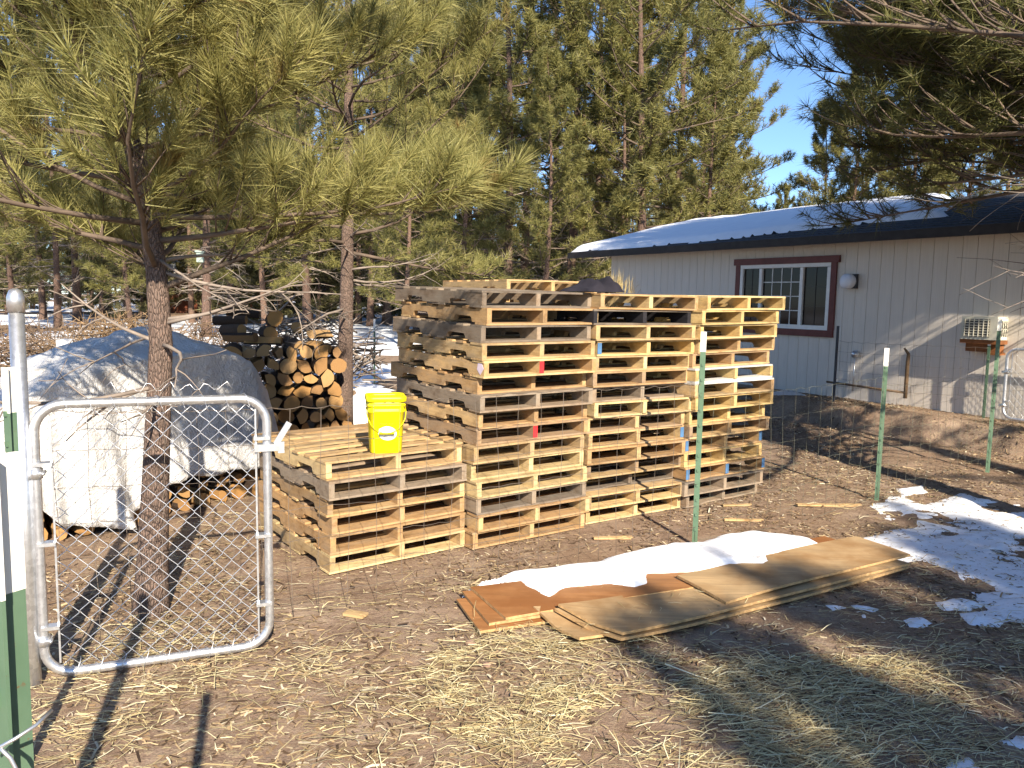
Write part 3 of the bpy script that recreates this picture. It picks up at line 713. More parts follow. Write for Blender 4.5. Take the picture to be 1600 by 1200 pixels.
for k in range(9):
    x = -.040+.0098*k+rr.uniform(-.001, .001); z = .196+rr.uniform(-.0015, .0015); hh = rr.choice((.005, .008, .011))
    if k == 5: continue
    p = on_face(x, z); b.box((p[0], p[1]-.0004, p[2]), (.0022, .001, hh)); b.box((p[0]+.0026, p[1]-.0004, p[2]+rr.uniform(-.002, .002)), (.004, .001, .0022))
b.build('printed_word', M_INK, bk)

# black cloth and a dry grass tuft on the middle stack
tops = 15*(PH+.0008)+.01
c = np.array([.594, 6.021])+np.array([.04, -.04])
def st3(x, y): return (c[0]+ca*x-sa*y, c[1]+sa*x+ca*y)
b = MB(); P = []; rr = random.Random(2)
for i in range(26):
    row = []
    for j in range(18):
        u = -1+2*i/25; w_ = -1+2*j/17
        e = max(0, 1-(u*u)**1.5)*max(0, 1-(w_*w_)**1.5)
        z = (.045+.075*math.exp(-((u-.45)/.28)**2)+.055*math.exp(-((u+.25)/.22)**2))*e**.5*(.75+.5*float(fbm(u*3+4, w_*3, 3))) + .004
        x_, y_ = st3(.10+u*.21*(1+.15*math.sin(3*w_)), .17+w_*.16*(1+.2*math.sin(4*u)))
        row.append((x_, y_, tops+z*1.0))
    P.append(row)
b.grid(P); tag(b.build('black_cloth', M_BLACKCLOTH), 'crumpled black cloth lying on top of the middle tall stack', 'cloth')
def tuft(name, loc, n, ln, spread, mat, label, cat, seed, w=.004, flop=.5):
    rg = np.random.default_rng(seed); az = rg.uniform(0, 2*np.pi, n); th = np.abs(rg.normal(0, spread, n)); L = ln*rg.uniform(.5, 1.1, n)
    d0 = np.stack([np.sin(th)*np.cos(az), np.sin(th)*np.sin(az), np.cos(th)], -1); sd = np.stack([-np.sin(az), np.cos(az), 0*az], -1)
    A = np.array(loc)+np.stack([rg.normal(0, .035, n), rg.normal(0, .035, n), 0*az], -1); B = A+d0*(L*.55)[:, None]; C = B+d0*(L*.5)[:, None]-np.array([0, 0, 1])*(L*flop*th)[:, None]*.6
    h = sd*w/2; V = np.stack([A-h, A+h, B-h, B+h, C], 1).reshape(-1, 3); bq = (np.arange(n)*5)[:, None]
    T = np.concatenate([bq+np.array([[0, 1, 3]]), bq+np.array([[0, 3, 2]]), bq+np.array([[2, 3, 4]])], 0)
    return tag(obj(name, np_mesh(name, V, T, mat)), label, cat)
x_, y_ = st3(.36, .22); tuft('grass_tuft', (x_, y_, tops), 130, .19, .55, M_DRYGRASS, 'dry grass tuft lying beside the black cloth on the middle stack', 'grass', 4)
x_, y_ = st3(.52, .2); tuft('dry_weed', (x_, y_, tops), 26, .15, .6, M_DRYGRASS, 'sparse dry weed stalks right of the grass tuft on the middle stack', 'weed', 5, .003)

# ------------------------------------------------------------------ posts, gate, fence
def t_post(loc, hgt, rz, label, white=.13, mat=M_POST, lean=(0, 0), group='steel T-posts of the yard fence', wmat=None, white_on=True):
    e = empty('fence_post', loc, rz, label, 'fence post', group); e.rotation_euler = (lean[0], lean[1], rz)
    prof = [(-.019, 0), (.019, 0), (.019, .004), (.003, .006), (.003, .034), (-.003, .034), (-.003, .006), (-.019, .004)]
    z1 = hgt-white if white_on else hgt
    b = MB(); b.prism(prof, 'z', -.3, z1)
    b.build('shaft', mat, e)
    st = MB(); z = .12; st.box((0, -.0035, z), (.014, .007, .018)); sm = st.mesh('stud'); first = True
    while z < hgt-.16:
        obj('stud', sm, mat, e, (0, 0, z-.12)); z += .054*2
    if white_on:
        b = MB(); b.prism([(x*1.04, y*1.03-.0003) for x, y in prof], 'z', z1, hgt); b.build('white_tip', wmat or M_POSTW, e)
    return e
def round_post(loc, hgt, label, r=.030):
    e = empty('gate_post', loc, 0, label, 'post')
    b = MB(); b.tube([(0, 0, -.3), (0, 0, hgt-.09)], r, 20); b.build('pipe', M_GALV, e)
    b = MB(); b.tube([(0, 0, hgt-.10), (0, 0, hgt-.04), (0, 0, hgt-.028), (0, 0, hgt-.008), (0, 0, hgt)], [r+.004, r+.004, r+.001, r*.78, r*.25], 20); b.build('cap', M_GALV, e)
    return e
NEARP = (-.541, .80, 0)
t_post(NEARP, 1.568, RAD(-28), 'nearest green T-post with long white tip at the left edge', .15)
T2 = (-1.765, 2.74, 0)
t_post(T2, 1.47, RAD(-30), 'green T-post with rusty white tip beside the galvanised gate post', .16)
RP = (-2.10, 3.36, 0)
round_post(RP, 1.745, 'thick galvanised gate post with domed cap at the left')
round_post((-1.17, 1.55, 0), 1.74, 'galvanised latch post standing left of the picture, casting a long shadow')
b = MB(); p = NEARP
b.tube([(p[0]+.012, p[1]-.03, 1.262), (p[0]+.024, p[1]-.035, 1.274), (p[0]+.038, p[1]-.030, 1.281), (p[0]+.050, p[1]-.015, 1.287), (p[0]+.052, p[1]+.01, 1.290)], .0021, 6)
b.tube([(p[0]+.024, p[1]-.035, 1.274), (p[0]+.034, p[1]-.034, 1.262), (p[0]+.042, p[1]-.03, 1.235), (p[0]+.044, p[1]-.03, 1.20)], .0021, 6)
tag(b.build('tie_wire', M_GALV), 'bent galvanised wire tied round the nearest green post', 'wire')
MIDP = (1.335, 5.555)
t_post((*MIDP, hz1(*MIDP)), 1.54, RAD(-15), 'green T-post with white tip standing before the tall pallets', .14)
P2 = (3.29, 6.97); P3 = (5.02, 8.21)
t_post((*P2, hz1(*P2)), 1.37, RAD(-25), 'green T-post with white tip in front of the iron rail', .16)
t_post((*P3, hz1(*P3)), 1.61, RAD(-25), 'tall green T-post in front of the air conditioner', .12)
q4 = G(1536, 655, .28); q5 = G(1301, 640, .2)
t_post((q4[0], q4[1], hz1(q4[0], q4[1])), 1.02, RAD(-60), 'dark green post near the wall under the air conditioner', .07)
t_post((q5[0], q5[1], hz1(q5[0], q5[1])), 1.12, RAD(-60), 'thin dark post near the wall right of the window', .1, mat=M_POSTD, white_on=False)
for u, y, lab in [(447, 13.5, 'far post with white tip behind the open firewood stack'), (585, 15.5, 'far thin green post behind the low pallet stack')]:
    p = AT(u, 520, y); t_post((p[0], p[1], hz1(p[0], p[1])), 1.42 if u == 447 else 1.3, 0, lab, .25)

def chain_gate(name, A, B, z0, z1, label, nw, seed, latch=True, lift=0.0):
    """walk gate hung between ground points A and B (hinge side, free side)"""
    A = np.array(A); B = np.array(B); L = float(np.hypot(*(B-A))); rz = math.atan2(B[1]-A[1], B[0]-A[0])
    e = empty(name, (A[0], A[1], z0), rz, label, 'gate'); Hh = z1-z0; R = .12; r = .0205
    pts = []
    for cx, cz, a0 in ((L-R, R, -90), (L-R, Hh-R, 0), (R, Hh-R, 90), (R, R, 180)):
        for k in range(8): a = RAD(a0+90*k/7); pts.append((cx+R*math.cos(a), 0, cz+R*math.sin(a)))
    b = MB(); b.tube(pts, r, 12, closed=True); b.build('frame', M_GALV, e)
    x0, x1 = .062, L-.052
    for x in (x0, x1):
        b = MB(); b.box((x, -.004, Hh/2), (.008, .005, Hh-.10)); b.build('tension_bar', M_GALV, e)
    # diamond wire: zigzag strands
    pw = (x1-x0)/nw; zh = (Hh-.05)/round((Hh-.05)/(pw*2.05)); nz = int(round((Hh-.05)/zh)); rr = random.Random(seed)
    for k in range(nw):
        P = []; P2_ = []
        for i in range(2*nz+1):
            left = (i+k) % 2 == 0; x = x0+(k if left else k+1)*pw; z = .025+zh/2*i
            yy = .004 if left else -.004
            x += rr.uniform(-.002, .002)+.010*math.sin(z*2.2+k*.05)*math.sin(math.pi*(x-x0)/(x1-x0)); z += rr.uniform(-.002, .002)
            P.append((x+(.003 if left else -.003)*-1, yy, z))
        Q = []
        for i, pt in enumerate(P):          # round the bends
            if 0 < i < len(P)-1:
                a = np.array(P[i-1]); c_ = np.array(P[i+1]); m_ = np.array(pt)
                Q += [tuple(m_+(a-m_)*.12), tuple(m_*.94+(a+c_)*.03), tuple(m_+(c_-m_)*.12)]
            else: Q.append(pt)
        b = MB(); b.tube(Q, .0019, 4); b.build('chain_link_wire', M_WIRE, e)
    for x, zs in ((.0, (.22, .60, Hh-.26)), (L, (.21, .55, Hh-.19))):
        for z in zs:
            b = MB(); xm = .03 if x == 0 else L-.026
            b.box((xm, -.003, z), (.072, .048, .016)); b.build('tension_band', M_GALV, e)
    for z in (.16, Hh-.30):
        b = MB(); b.tube([(-.035, 0, z), (.035, 0, z)], .012, 8); b.tube([(0, 0, z-.022), (0, 0, z+.022)], .0275, 14); b.tube([(.03, -.03, z), (.03, .03, z)], .008, 6); b.box((-.03, 0, z), (.05, .02, .026)); b.build('hinge', M_GALV, e)
    for k in range(9):
        x = x0+.05+(x1-x0-.1)*k/8
        for zc, sgn in ((.0, 1), (Hh, -1)):
            b = MB(); b.tube([(x+.026*math.cos(a)*.5, -.026*math.cos(a), zc+.026*math.sin(a)) for a in [RAD(40*i) for i in range(10)]]+[(x+.03, -.01, zc+sgn*.05), (x+.015+rr.uniform(-.02, .02), .012, zc+sgn*.06)], .0014, 4)
            b.build('tie_wire', M_WIRE, e)
    if latch:
        z = Hh-.235; lt = MB(); lt.box((L-.005, -.005, z), (.11, .052, .034)); lt.box((L+.062, -.02, z-.002), (.03, .012, .055)); o = lt.build('latch', M_GALV, e)
        b = MB(); b.box((0, 0, .055), (.028, .010, .12), R=Matrix.Rotation(RAD(32), 3, 'Y')); b.build('latch_fork', M_GALV, o, (L+.07, -.02, z+.01))
    return e
GA = (-2.055, 3.37); GB = (-1.165, 3.735)
chain_gate('chain_link_gate', GA, GB, .035, 1.250, 'open chain-link walk gate with rounded steel frame in the left foreground', 21, 3)
b = MB(); gd = np.array(GB)-np.array(GA); rr = random.Random(8); P = []
for k in range(27):
    t = .28+.55*k/26; P.append((GA[0]+gd[0]*t, GA[1]+gd[1]*t+.03, 1.295+(.035 if k % 4 < 2 else 0)*(.5+rr.random()*.8)))
b.tube(P, .0016, 4); tag(b.build('loose_wire', M_WIRE), 'loose kinked wire along the top of the open gate', 'wire')
q6 = np.array(G(1566, 656, .3)[:2]); q7 = q6+np.array(WD)*1.1
chain_gate('chain_link_gate', q6, q7, .33, 1.22, 'chain-link gate leaning by the house wall at the right edge', 20, 5, latch=False)

def wire_fence(A, B, z_top, rows, dx, label, mat, seed, sag=.015, z_off=.03, rad=.0016):
    A = np.array(A, float); B = np.array(B, float); L = float(np.hypot(*(B-A))); D = (B-A)/L; rr = random.Random(seed)
    e = empty('wire_fence', (A[0], A[1], 0), math.atan2(D[1], D[0]), label, 'fence')
    g = lambda s: hz1(A[0]+D[0]*s, A[1]+D[1]*s)
    wob = lambda s, z: .02*math.sin(s*1.7+seed)*math.sin(z*2.5)+.012*math.sin(s*4.1+z*3)
    zs = [z_off+(z_top-z_off)*(t**1.15) for t in [i/(rows-1) for i in range(rows)]]
    for iz, z in enumerate(zs):
        n = int(L/dx)*4; kink = .006 if iz < rows-1 else .011
        P = [(L*i/n, wob(L*i/n, z), g(L*i/n)*(1-z/z_top)+z-sag*math.sin(math.pi*((L*i/n)/L))+(kink if i % 4 == 1 else -kink*.5 if i % 4 == 3 else 0)*rr.uniform(.4, 1)+.012*math.sin(L*i/n*2.3+seed+z)) for i in range(n+1)]
        b = MB(); b.tube(P, rad*(1.35 if iz in (0, rows-1) else 1), 3); b.build('horizontal_wire', mat, e)
    n = int(L/dx)
    for k in range(n+1):
        s = min(L, k*dx); P = []
        for z in zs:
            ss = s+.018*math.sin(z*3.3+k*1.3)*rr.uniform(.3, 1); P.append((ss, wob(ss, z)+.002, g(ss)*(1-z/z_top)+z-sag*math.sin(math.pi*s/L)+.012*math.sin(ss*2.3+seed+z)))
        b = MB(); b.tube(P, rad, 3); b.build('vertical_wire', mat, e)
    return e
wire_fence((-2.10, 3.57), (MIDP[0], MIDP[1]-.012), 1.18, 8, .155, 'rusty wire mesh fence running behind the gate past the pallets', M_RUSTWIRE, 1, .03)
wire_fence((MIDP[0], MIDP[1]-.012), (P2[0], P2[1]-.012), 1.10, 7, .16, 'wire mesh fence between the middle and right green posts', M_BRIGHTWIRE, 2, .02, rad=.0011)
wire_fence((P2[0], P2[1]-.012), (P3[0], P3[1]-.012), 1.05, 7, .16, 'wire mesh fence between the two right green posts', M_BRIGHTWIRE, 3, .03, rad=.0011)
wire_fence((P3[0], P3[1]-.012), (P3[0]+2.2, P3[1]+1.5), 1.05, 7, .16, 'wire mesh fence running off past the tall right post', M_BRIGHTWIRE, 6, .03, rad=.0011)
wire_fence((q5[0], q5[1]), (q4[0], q4[1]), 1.22, 6, .18, 'wire mesh fence close to the house wall', M_RUSTWIRE, 4, .03, .35)

# ------------------------------------------------------------------ plywood
def ply(A, B, C, z, mat, label, curl=(0, 0, 0), th=.015, nx=24, ny=8, drop=True):
    """sheet on the ground from near-left corner A along A->B (long) and A->C (short); curl = lift at A, B end, middle"""
    A = np.array(A); B = np.array(B); C = np.array(C); P = []; Q = []
    for i in range(nx+1):
        r0 = []; r1 = []
        for j in range(ny+1):
            s, t = i/nx, j/ny; p = A+(B-A)*s+(C-A)*t
            zz = z + curl[0]*max(0, 1-s*3.2)**2*(.3+.7*abs(t-.45)*2) + curl[1]*max(0, (s-.7)/.3)**2 + curl[2]*math.sin(math.pi*s)*(.4+.6*(1-t)) + .004*math.sin(7*s+3*t)
            r0.append((p[0], p[1], zz+th)); r1.append((p[0], p[1], zz))
        P.append(r0); Q.append(r1)
    b = MB(); b.grid(P, 0); b.grid(Q, 0, flip=True)
    def rim(T, Bm): b.add(T+Bm, [(i, i+len(T), i+1+len(T), i+1) for i in range(len(T)-1)], 1)
    rim(P[0], Q[0]); rim(P[-1][::-1], Q[-1][::-1]); rim([r[0] for r in P][::-1], [r[0] for r in Q][::-1]); rim([r[-1] for r in P], [r[-1] for r in Q])
    return tag(b.build('plywood_sheet', [mat, M_PLYEDGE]), label, 'plywood', 'plywood sheets lying in the yard')
g2 = lambda u, v, z=0.0: G(u, v, z)[:2]
def strip(nearpx, leftpx, zz, d, ln):
    a = g2(*nearpx, zz); c_ = g2(*leftpx, zz); dv = np.array([math.cos(d), math.sin(d)]); return a, a+dv*ln, c_
D1, D2 = RAD(23.5), RAD(31.5)
ply(*strip((750, 992), (713, 942), .015, D1, 2.44), .012, M_PLYO, 'lowest orange plywood sheet poking out at the left of the pile', (.01, 0, 0))
ply(*strip((764, 980), (722, 930), .03, D1, 2.46), .030, M_PLYO, 'second orange plywood sheet under the snow-covered top sheet', (.008, 0, .006))
ply(*strip((790, 970), (735, 922), .05, D1, 2.70), .049, M_PLYO, 'top orange-brown plywood sheet half covered with snow', (.004, .03, .012))
ply(*strip((905, 1014), (833, 966), .012, D2, 2.38), .010, M_PLYT, 'tan plywood sheet with curled split left edge at ground level', (.05, 0, 0))
ply(*strip((970, 1012), (866, 966), .03, D2, 2.40), .032, M_PLYT, 'second tan plywood sheet from the bottom of the front pile', (.035, 0, .0))
ply(*strip((972, 1004), (872, 960), .05, D2, 2.42), .056, M_PLYT, 'broad tan plywood sheet in sun with cupped left edge', (.035, -.01, .008))
a_, b_, c_ = strip((1134, 946), (1058, 904), .075, D2, 1.72)
ply(a_, b_, c_, .080, M_PLYT, 'topmost plywood sheet at the shaded right end of the pile', (0, .0, .012))
rp = np.random.default_rng(9); kk = 70; uu = rp.uniform(0, 1, kk); vv = rp.uniform(.05, .9, kk); aa = g2(972, 1004, .07); cc = g2(872, 960, .07); dv = np.array([math.cos(D2), math.sin(D2)])
sx = aa[0]+dv[0]*1.25*uu+(cc-aa)[0]*vv; sy = aa[1]+dv[1]*1.25*uu+(cc-aa)[1]*vv
V, T = ribbons(rp, sx, sy, rp.uniform(.02, .12, kk), rp.uniform(.002, .004, kk), np.full(kk, .082), tilt=.01)
V[:, 2] = np.maximum(V[:, 2], .078)
tag(obj('straw_on_plywood', np_mesh('straw_on_plywood', V, T, M_STRAW)), 'few straws blown onto the tan plywood', 'straw', kind='stuff')
plyb = lambda X, Y: np.maximum(hz(X, Y)+.01, .066+0*X)
snow_patch('snow_patch', [(754, 910), (800, 896), (858, 890), (926, 883), (955, 872), (1044, 854), (1088, 852), (1132, 838), (1171, 833), (1224, 838), (1270, 848), (1287, 856), (1263, 863), (1224, 874), (1205, 876), (1208, 884), (1197, 889), (1158, 889), (1110, 891), (1012, 896), (1009, 912), (992, 918), (952, 912), (884, 917), (858, 935), (836, 922), (811, 904), (780, 906)],
           .07, .05, .012, .07, .05, 8, 'thick snow strip melting on the orange plywood', plyb, mat=M_SNOW)
snow_patch('snow_scrap', [(724, 930), (732, 922), (746, 920), (742, 926)], .03, .02, .008, .03, .01, 9, 'tiny snow scrap at the left corner of the orange plywood', lambda X, Y: np.maximum(hz(X, Y), .03+0*X))

# ------------------------------------------------------------------ firewood and tarp
def log_mesh(kind, seed):
    """unit-radius log, 1 m long along y, cut end at y = 0 facing -y"""
    r = random.Random(seed); n = 10; prof = []
    if kind == 'round':
        for k in range(n): a = 2*math.pi*k/n; q = r.uniform(.9, 1.06); prof.append((q*math.cos(a), q*math.sin(a)*.96))
    else:
        half = r.uniform(55, 100)
        for k in range(7): a = RAD(-half+2*half*k/6)+math.pi/2; q = r.uniform(.95, 1.05)*1.15; prof.append((q*math.cos(a), q*math.sin(a)-.35))
        prof.append((r.uniform(-.2, .2), -.62-r.uniform(0, .2)))
        n = len(prof)
    b = MB(); rings = []
    for y in (0, .33, .66, 1.0):
        ox, oz = r.uniform(-.06, .06), r.uniform(-.06, .06); rings.append([(p[0]*r.uniform(.97, 1.03)+ox*(y > 0), y, p[1]+oz*(y > 0)) for p in prof])
    vs = [p for q in rings for p in q]
    for i in range(3):
        for k in range(n):
            split_face = kind != 'round' and k >= 6
            b.add([rings[i][k], rings[i][(k+1) % n], rings[i+1][(k+1) % n], rings[i+1][k]], [(0, 1, 2, 3)], 1 if split_face else 0)
    b.add(rings[0], [tuple(range(n-1, -1, -1))], 1); b.add(rings[-1], [tuple(range(n))], 1)
    return b.mesh('log', [M_LOGBARK, M_LOGEND])
LOGS = [log_mesh('round', k) for k in range(3)]+[log_mesh('split', 10+k) for k in range(5)]
lr = random.Random(12)
def log(loc, az, rad, ln, label, group, tilt=0.0, kind=None):
    o = bpy.data.objects.new('firewood_log', LOGS[kind] if kind is not None else LOGS[lr.choice((0, 1, 2, 3, 4, 5, 6, 7, 3, 4, 5, 6, 7))]); COL.objects.link(o)
    o.location = loc; o.rotation_euler = Euler((tilt, lr.uniform(0, 6.28), 0)).to_matrix().to_euler() if False else (tilt, 0, az)
    R = Matrix.Rotation(az, 3, 'Z') @ Matrix.Rotation(tilt, 3, 'X') @ Matrix.Rotation(lr.uniform(0, 6.28), 3, 'Y')
    o.rotation_euler = R.to_euler(); o.scale = (rad, ln, rad)
    return tag(o, label, 'firewood', group)
# open stack, cut ends towards the yard
A0 = np.array([-3.30, 8.72]); B0 = np.array([-1.98, 9.22]); dl = (B0-A0)/np.hypot(*(B0-A0)); az0 = math.atan2(dl[1], dl[0]); nrm = np.array([-dl[1], dl[0]]); LEN = float(np.hypot(*(B0-A0)))
row = 0; z = .06
while z < 1.14:
    x = .04+.06*(row % 2); i = 0; lim = LEN+.04*math.sin(row*2.1)-.02*row
    while x < lim:
        rd = lr.uniform(.062, .105); x += rd
        p = A0+dl*x+nrm*(lr.uniform(-.07, .07)+.02*row*0)
        log((p[0], p[1], z+lr.uniform(-.012, .012)+hz1(*p)*.5), az0+lr.uniform(-.12, .12), rd, lr.uniform(.4, .5), f'firewood log in the open stack, {NTH[i]} from the left in the {NTH[row]} row up', 'logs of the open firewood stack', lr.uniform(-.05, .05))
        x += rd*.97; i += 1
    z += .148; row += 1
# loose logs on and behind it
for k, (u, v, y, rd, kind, da, lab) in enumerate([(378, 516, 9.5, .07, 0, .5, 'pale cut round at the left top of the open firewood stack'), (423, 521, 9.3, .085, 1, .1, 'large round log end above the dark part of the stack'),
        (464, 512, 9.9, .075, 2, -.1, 'round log end right of the white post tip'), (400, 528, 9.2, .07, 3, .9, 'split log lying slanted on top of the open stack'), (440, 532, 9.3, .06, 4, 1.3, 'reddish split log lying crosswise on the stack'),
        (487, 522, 9.4, .07, 5, -.6, 'thick log leaning on the right top of the stack'), (502, 541, 9.2, .085, 6, .2, 'yellow split log perched on the right end of the stack'), (468, 540, 9.1, .065, 7, .3, 'whitish split log near the white post tip'),
        (515, 545, 9.3, .05, 0, .8, 'thin log at the upper right corner of the stack'), (385, 500, 10.2, .06, 1, 1.2, 'log on the heap behind the left end of the stack'), (430, 497, 10.4, .11, 2, .0, 'big pale round on the heap behind the stack'), (405, 492, 10.6, .05, 0, 1.4, 'slim log on the back heap left of the big round')]):
    p = AT(u, v, y); log((p[0], p[1], p[2]), az0+da, rd, .42, lab, None, lr.uniform(-.1, .1), kind)
for k in range(26):      # rough heap carrying them
    p = AT(lr.uniform(372, 520), 540, lr.uniform(9.6, 10.6)); log((p[0], p[1], lr.uniform(.1, .85)), lr.uniform(0, 3), lr.uniform(.05, .085), .45, 'firewood log in the rough heap behind the open stack', 'logs of the heap behind the open stack', lr.uniform(-.25, .25))

PATH = [(-4.35, 6.25), (-3.95, 5.55), (-3.45, 5.22), (-3.05, 5.42), (-2.72, 5.95), (-2.42, 6.4), (-2.17, 6.85), (-2.28, 7.35), (-2.8, 7.75)]
def catmull(P, t):
    P = [np.array(p) for p in P]; n = len(P)-1; x = t*n; i = min(int(x), n-1); f = x-i
    p0, p1, p2, p3 = P[max(i-1, 0)], P[i], P[i+1], P[min(i+2, n)]
    return .5*((2*p1)+(-p0+p2)*f+(2*p0-5*p1+4*p2-p3)*f*f+(-p0+3*p1-3*p2+p3)*f**3)
def interp(x, xs, ys): return float(np.interp(x, xs, ys))
CEN = np.array([-3.2, 6.75]); NS, NTt = 150, 60; P = []
for i in range(NS+1):
    s = i/NS; p = catmull(PATH, s); q = catmull(PATH, min(1, s+.01))-catmull(PATH, max(0, s-.01)); q /= np.hypot(*q); nn = np.array([q[1], -q[0]])
    hem = interp(s, [0, .22, .285, .36, .44, .47, .50, .52, .75, 1], [.5, .62, .50, .10, .06, .12, .26, .30, .27, .3])
    hem += .015*math.sin(s*70)
    top = interp(s, [0, .22, .35, .5, .62, .72, .78, .85, 1], [.84, .90, 1.10, 1.26, 1.29, 1.18, .95, .86, .84])
    rowp = []
    for j in range(NTt+1):
        t = j/NTt
        if t < .55:
            f = t/.55; z = hem+(top-hem)*f; fold = (1-f)**.8
            amp = .10*sstep(.20, .30, s)*sstep(.58, .46, s)+.018
            off = .10-.14*f + amp*fold*(1-1.6*abs(math.sin(s*29+.9*math.sin(f*2.5)))**.7+.35*math.sin(s*143+2+2*f)) + .03*float(fbm(s*18, f*3+2, 3)-.5)
            pos = p+nn*off
        else:
            f = (t-.55)/.45; e = p-nn*.04; pos = e+(CEN-e)*f*.98
            z = top+(1.40-top)*math.sin(f*math.pi/2)**.9 + .20*float(fbm(pos[0]*2.6, pos[1]*2.6, 3)-.5)*f**.5+.05*abs(float(fbm(pos[0]*6, pos[1]*6, 2)-.5))
            sm = math.exp(-(f/.12)**2); z -= .02*sm; pos = pos+nn*(-.0)
        z += .012*float(fbm(s*40, t*9, 3)-.5)
        rowp.append((pos[0], pos[1], z))
    P.append(rowp)
b = MB(); b.grid(P); tp = b.build('tarp', M_TARP)
md = tp.modifiers.new('thickness', 'SOLIDIFY'); md.thickness = .004; md.offset = -1
tag(tp, 'wrinkled silver-grey tarp draped over a woodpile behind the gate', 'tarp')
for rw in range(7):
    for k in range(16):
        s = .15+.62*k/15; p = catmull(PATH, s); q = catmull(PATH, s+.01)-catmull(PATH, s-.01); q /= np.hypot(*q); nn = np.array([q[1], -q[0]])
        if rw > 2 and s > .36: continue
        if rw >= 5 and s > .3: continue
        rd = lr.uniform(.055, .075); p = p-nn*(.02+lr.uniform(0, .05))
        log((p[0], p[1], .05+rw*.122), math.atan2(q[1], q[0]), rd, .42, f'firewood log under the tarp, {NTH[rw]} row up and {NTH[k]} from the left', 'logs of the tarp-covered woodpile')
b = MB(); b.box((0, 0, 0), (.42, .10, .03)); b.box((.12, .02, .035), (.2, .08, .03)); pp = AT(48, 592, 5.6)
tag(b.build('board_scrap', MW['w'], None, tuple(pp), (.1, RAD(-12), .6)), 'pale board end sticking out at the left end of the tarp', 'board')
b = MB(); b.box((0, 0, 0), (.16, .02, .09)); b.box((.0, .0, -.3), (.03, .03, .55)); pp = AT(101, 536, 8.2)
tag(b.build('white_sign', M_WHITE, None, tuple(pp), (0, 0, .15)), 'small white board on a stake showing above the tarp', 'sign')

# ------------------------------------------------------------------ brush
def brush(name, center, size, n, mat, label, cat, seed, ln=(.3, 1.1), rad=.006, kind='stuff', flat=.35):
    rg = np.random.default_rng(seed); P = rg.normal(0, .42, (n, 3))*np.array(size); P[:, 2] = 0
    env = np.clip(1-(P[:, 0]/size[0])**2*.7-(P[:, 1]/size[1])**2*.7, .1, 1); P[:, 2] = rg.random(n)**.8*size[2]*env
    az = rg.uniform(0, 2*np.pi, n); L = rg.uniform(*ln, n); el = rg.normal(.1, flat, n)
    D = np.stack([np.cos(az)*np.cos(el), np.sin(az)*np.cos(el), np.sin(el)], -1); V = []; T = []
    u = np.cross(D, np.array([.3, .2, .9])); u /= np.linalg.norm(u, axis=1)[:, None]; w = np.cross(D, u)
    c0 = np.array(center); A = c0+P-D*L[:, None]/2; C = c0+P+D*L[:, None]/2+np.stack([0*L, 0*L, rg.normal(0, .08, n)], -1); B = (A+C)/2+u*(rg.normal(0, .07, n)*L)[:, None]
    for Q in (A, B, C): Q[:, 2] = np.maximum(Q[:, 2], hz(Q[:, 0], Q[:, 1])+.01)
    r = rad*rg.uniform(.5, 1.5, n)[:, None]; rings = []
    for Q, k in ((A, 1.0), (B, .75), (C, .25)):
        rings += [Q+u*r*k, Q+(-.5*u+.866*w)*r*k, Q+(-.5*u-.866*w)*r*k]
    V = np.stack(rings, 1).reshape(-1, 3); bq = (np.arange(n)*9)[:, None]
    F = [[a, b_, b_+3, a+3] for o_ in (0, 3) for a, b_ in ((o_, o_+1), (o_+1, o_+2), (o_+2, o_))]
    T = np.concatenate([bq+np.array([f]) for f in F], 0)
    return tag(obj(name, np_mesh(name, V, T, mat, True)), label, cat, kind=kind)
pc = AT(70, 560, 9.3); brush('brush_pile', (pc[0]-.3, pc[1], .0), (1.9, 1.2, 1.2), 1300, M_BRUSH, 'tangled heap of dead brown branches behind the tarp', 'brush pile', 3)
pc = AT(190, 520, 15); brush('brush_pile', (pc[0], pc[1], 0), (2.0, 1.0, 1.35), 1500, mat_flat('tawny_dead_brush', (.27, .18, .10), .95, var=.4, scale=4), 'tawny dead brush beyond the top of the tarp', 'brush', 4, (.15, .6), .010, flat=.7)
pc = AT(60, 520, 21); brush('dry_brush', (pc[0], pc[1], 0), (5.5, 2.0, .8), 800, M_BRUSH, 'belt of dry brown brush at the far left under the trunks', 'brush', 8, (.3, 1.0), .012, flat=.8)
pc = AT(330, 520, 16); brush('brush_pile', (pc[0], pc[1], 0), (1.6, 1.0, 1.2), 800, M_BRUSH, 'dry brush patch right of the young pine trunk in the distance', 'brush', 5, (.2, .7), .010, flat=.7)
pc = AT(470, 500, 12.0); brush('branch_heap', (pc[0], pc[1], .3), (1.5, .8, 1.2), 260, M_DEADTWIG, 'pale cut branches heaped behind the firewood', 'branches', 6, (.5, 1.6), .014)

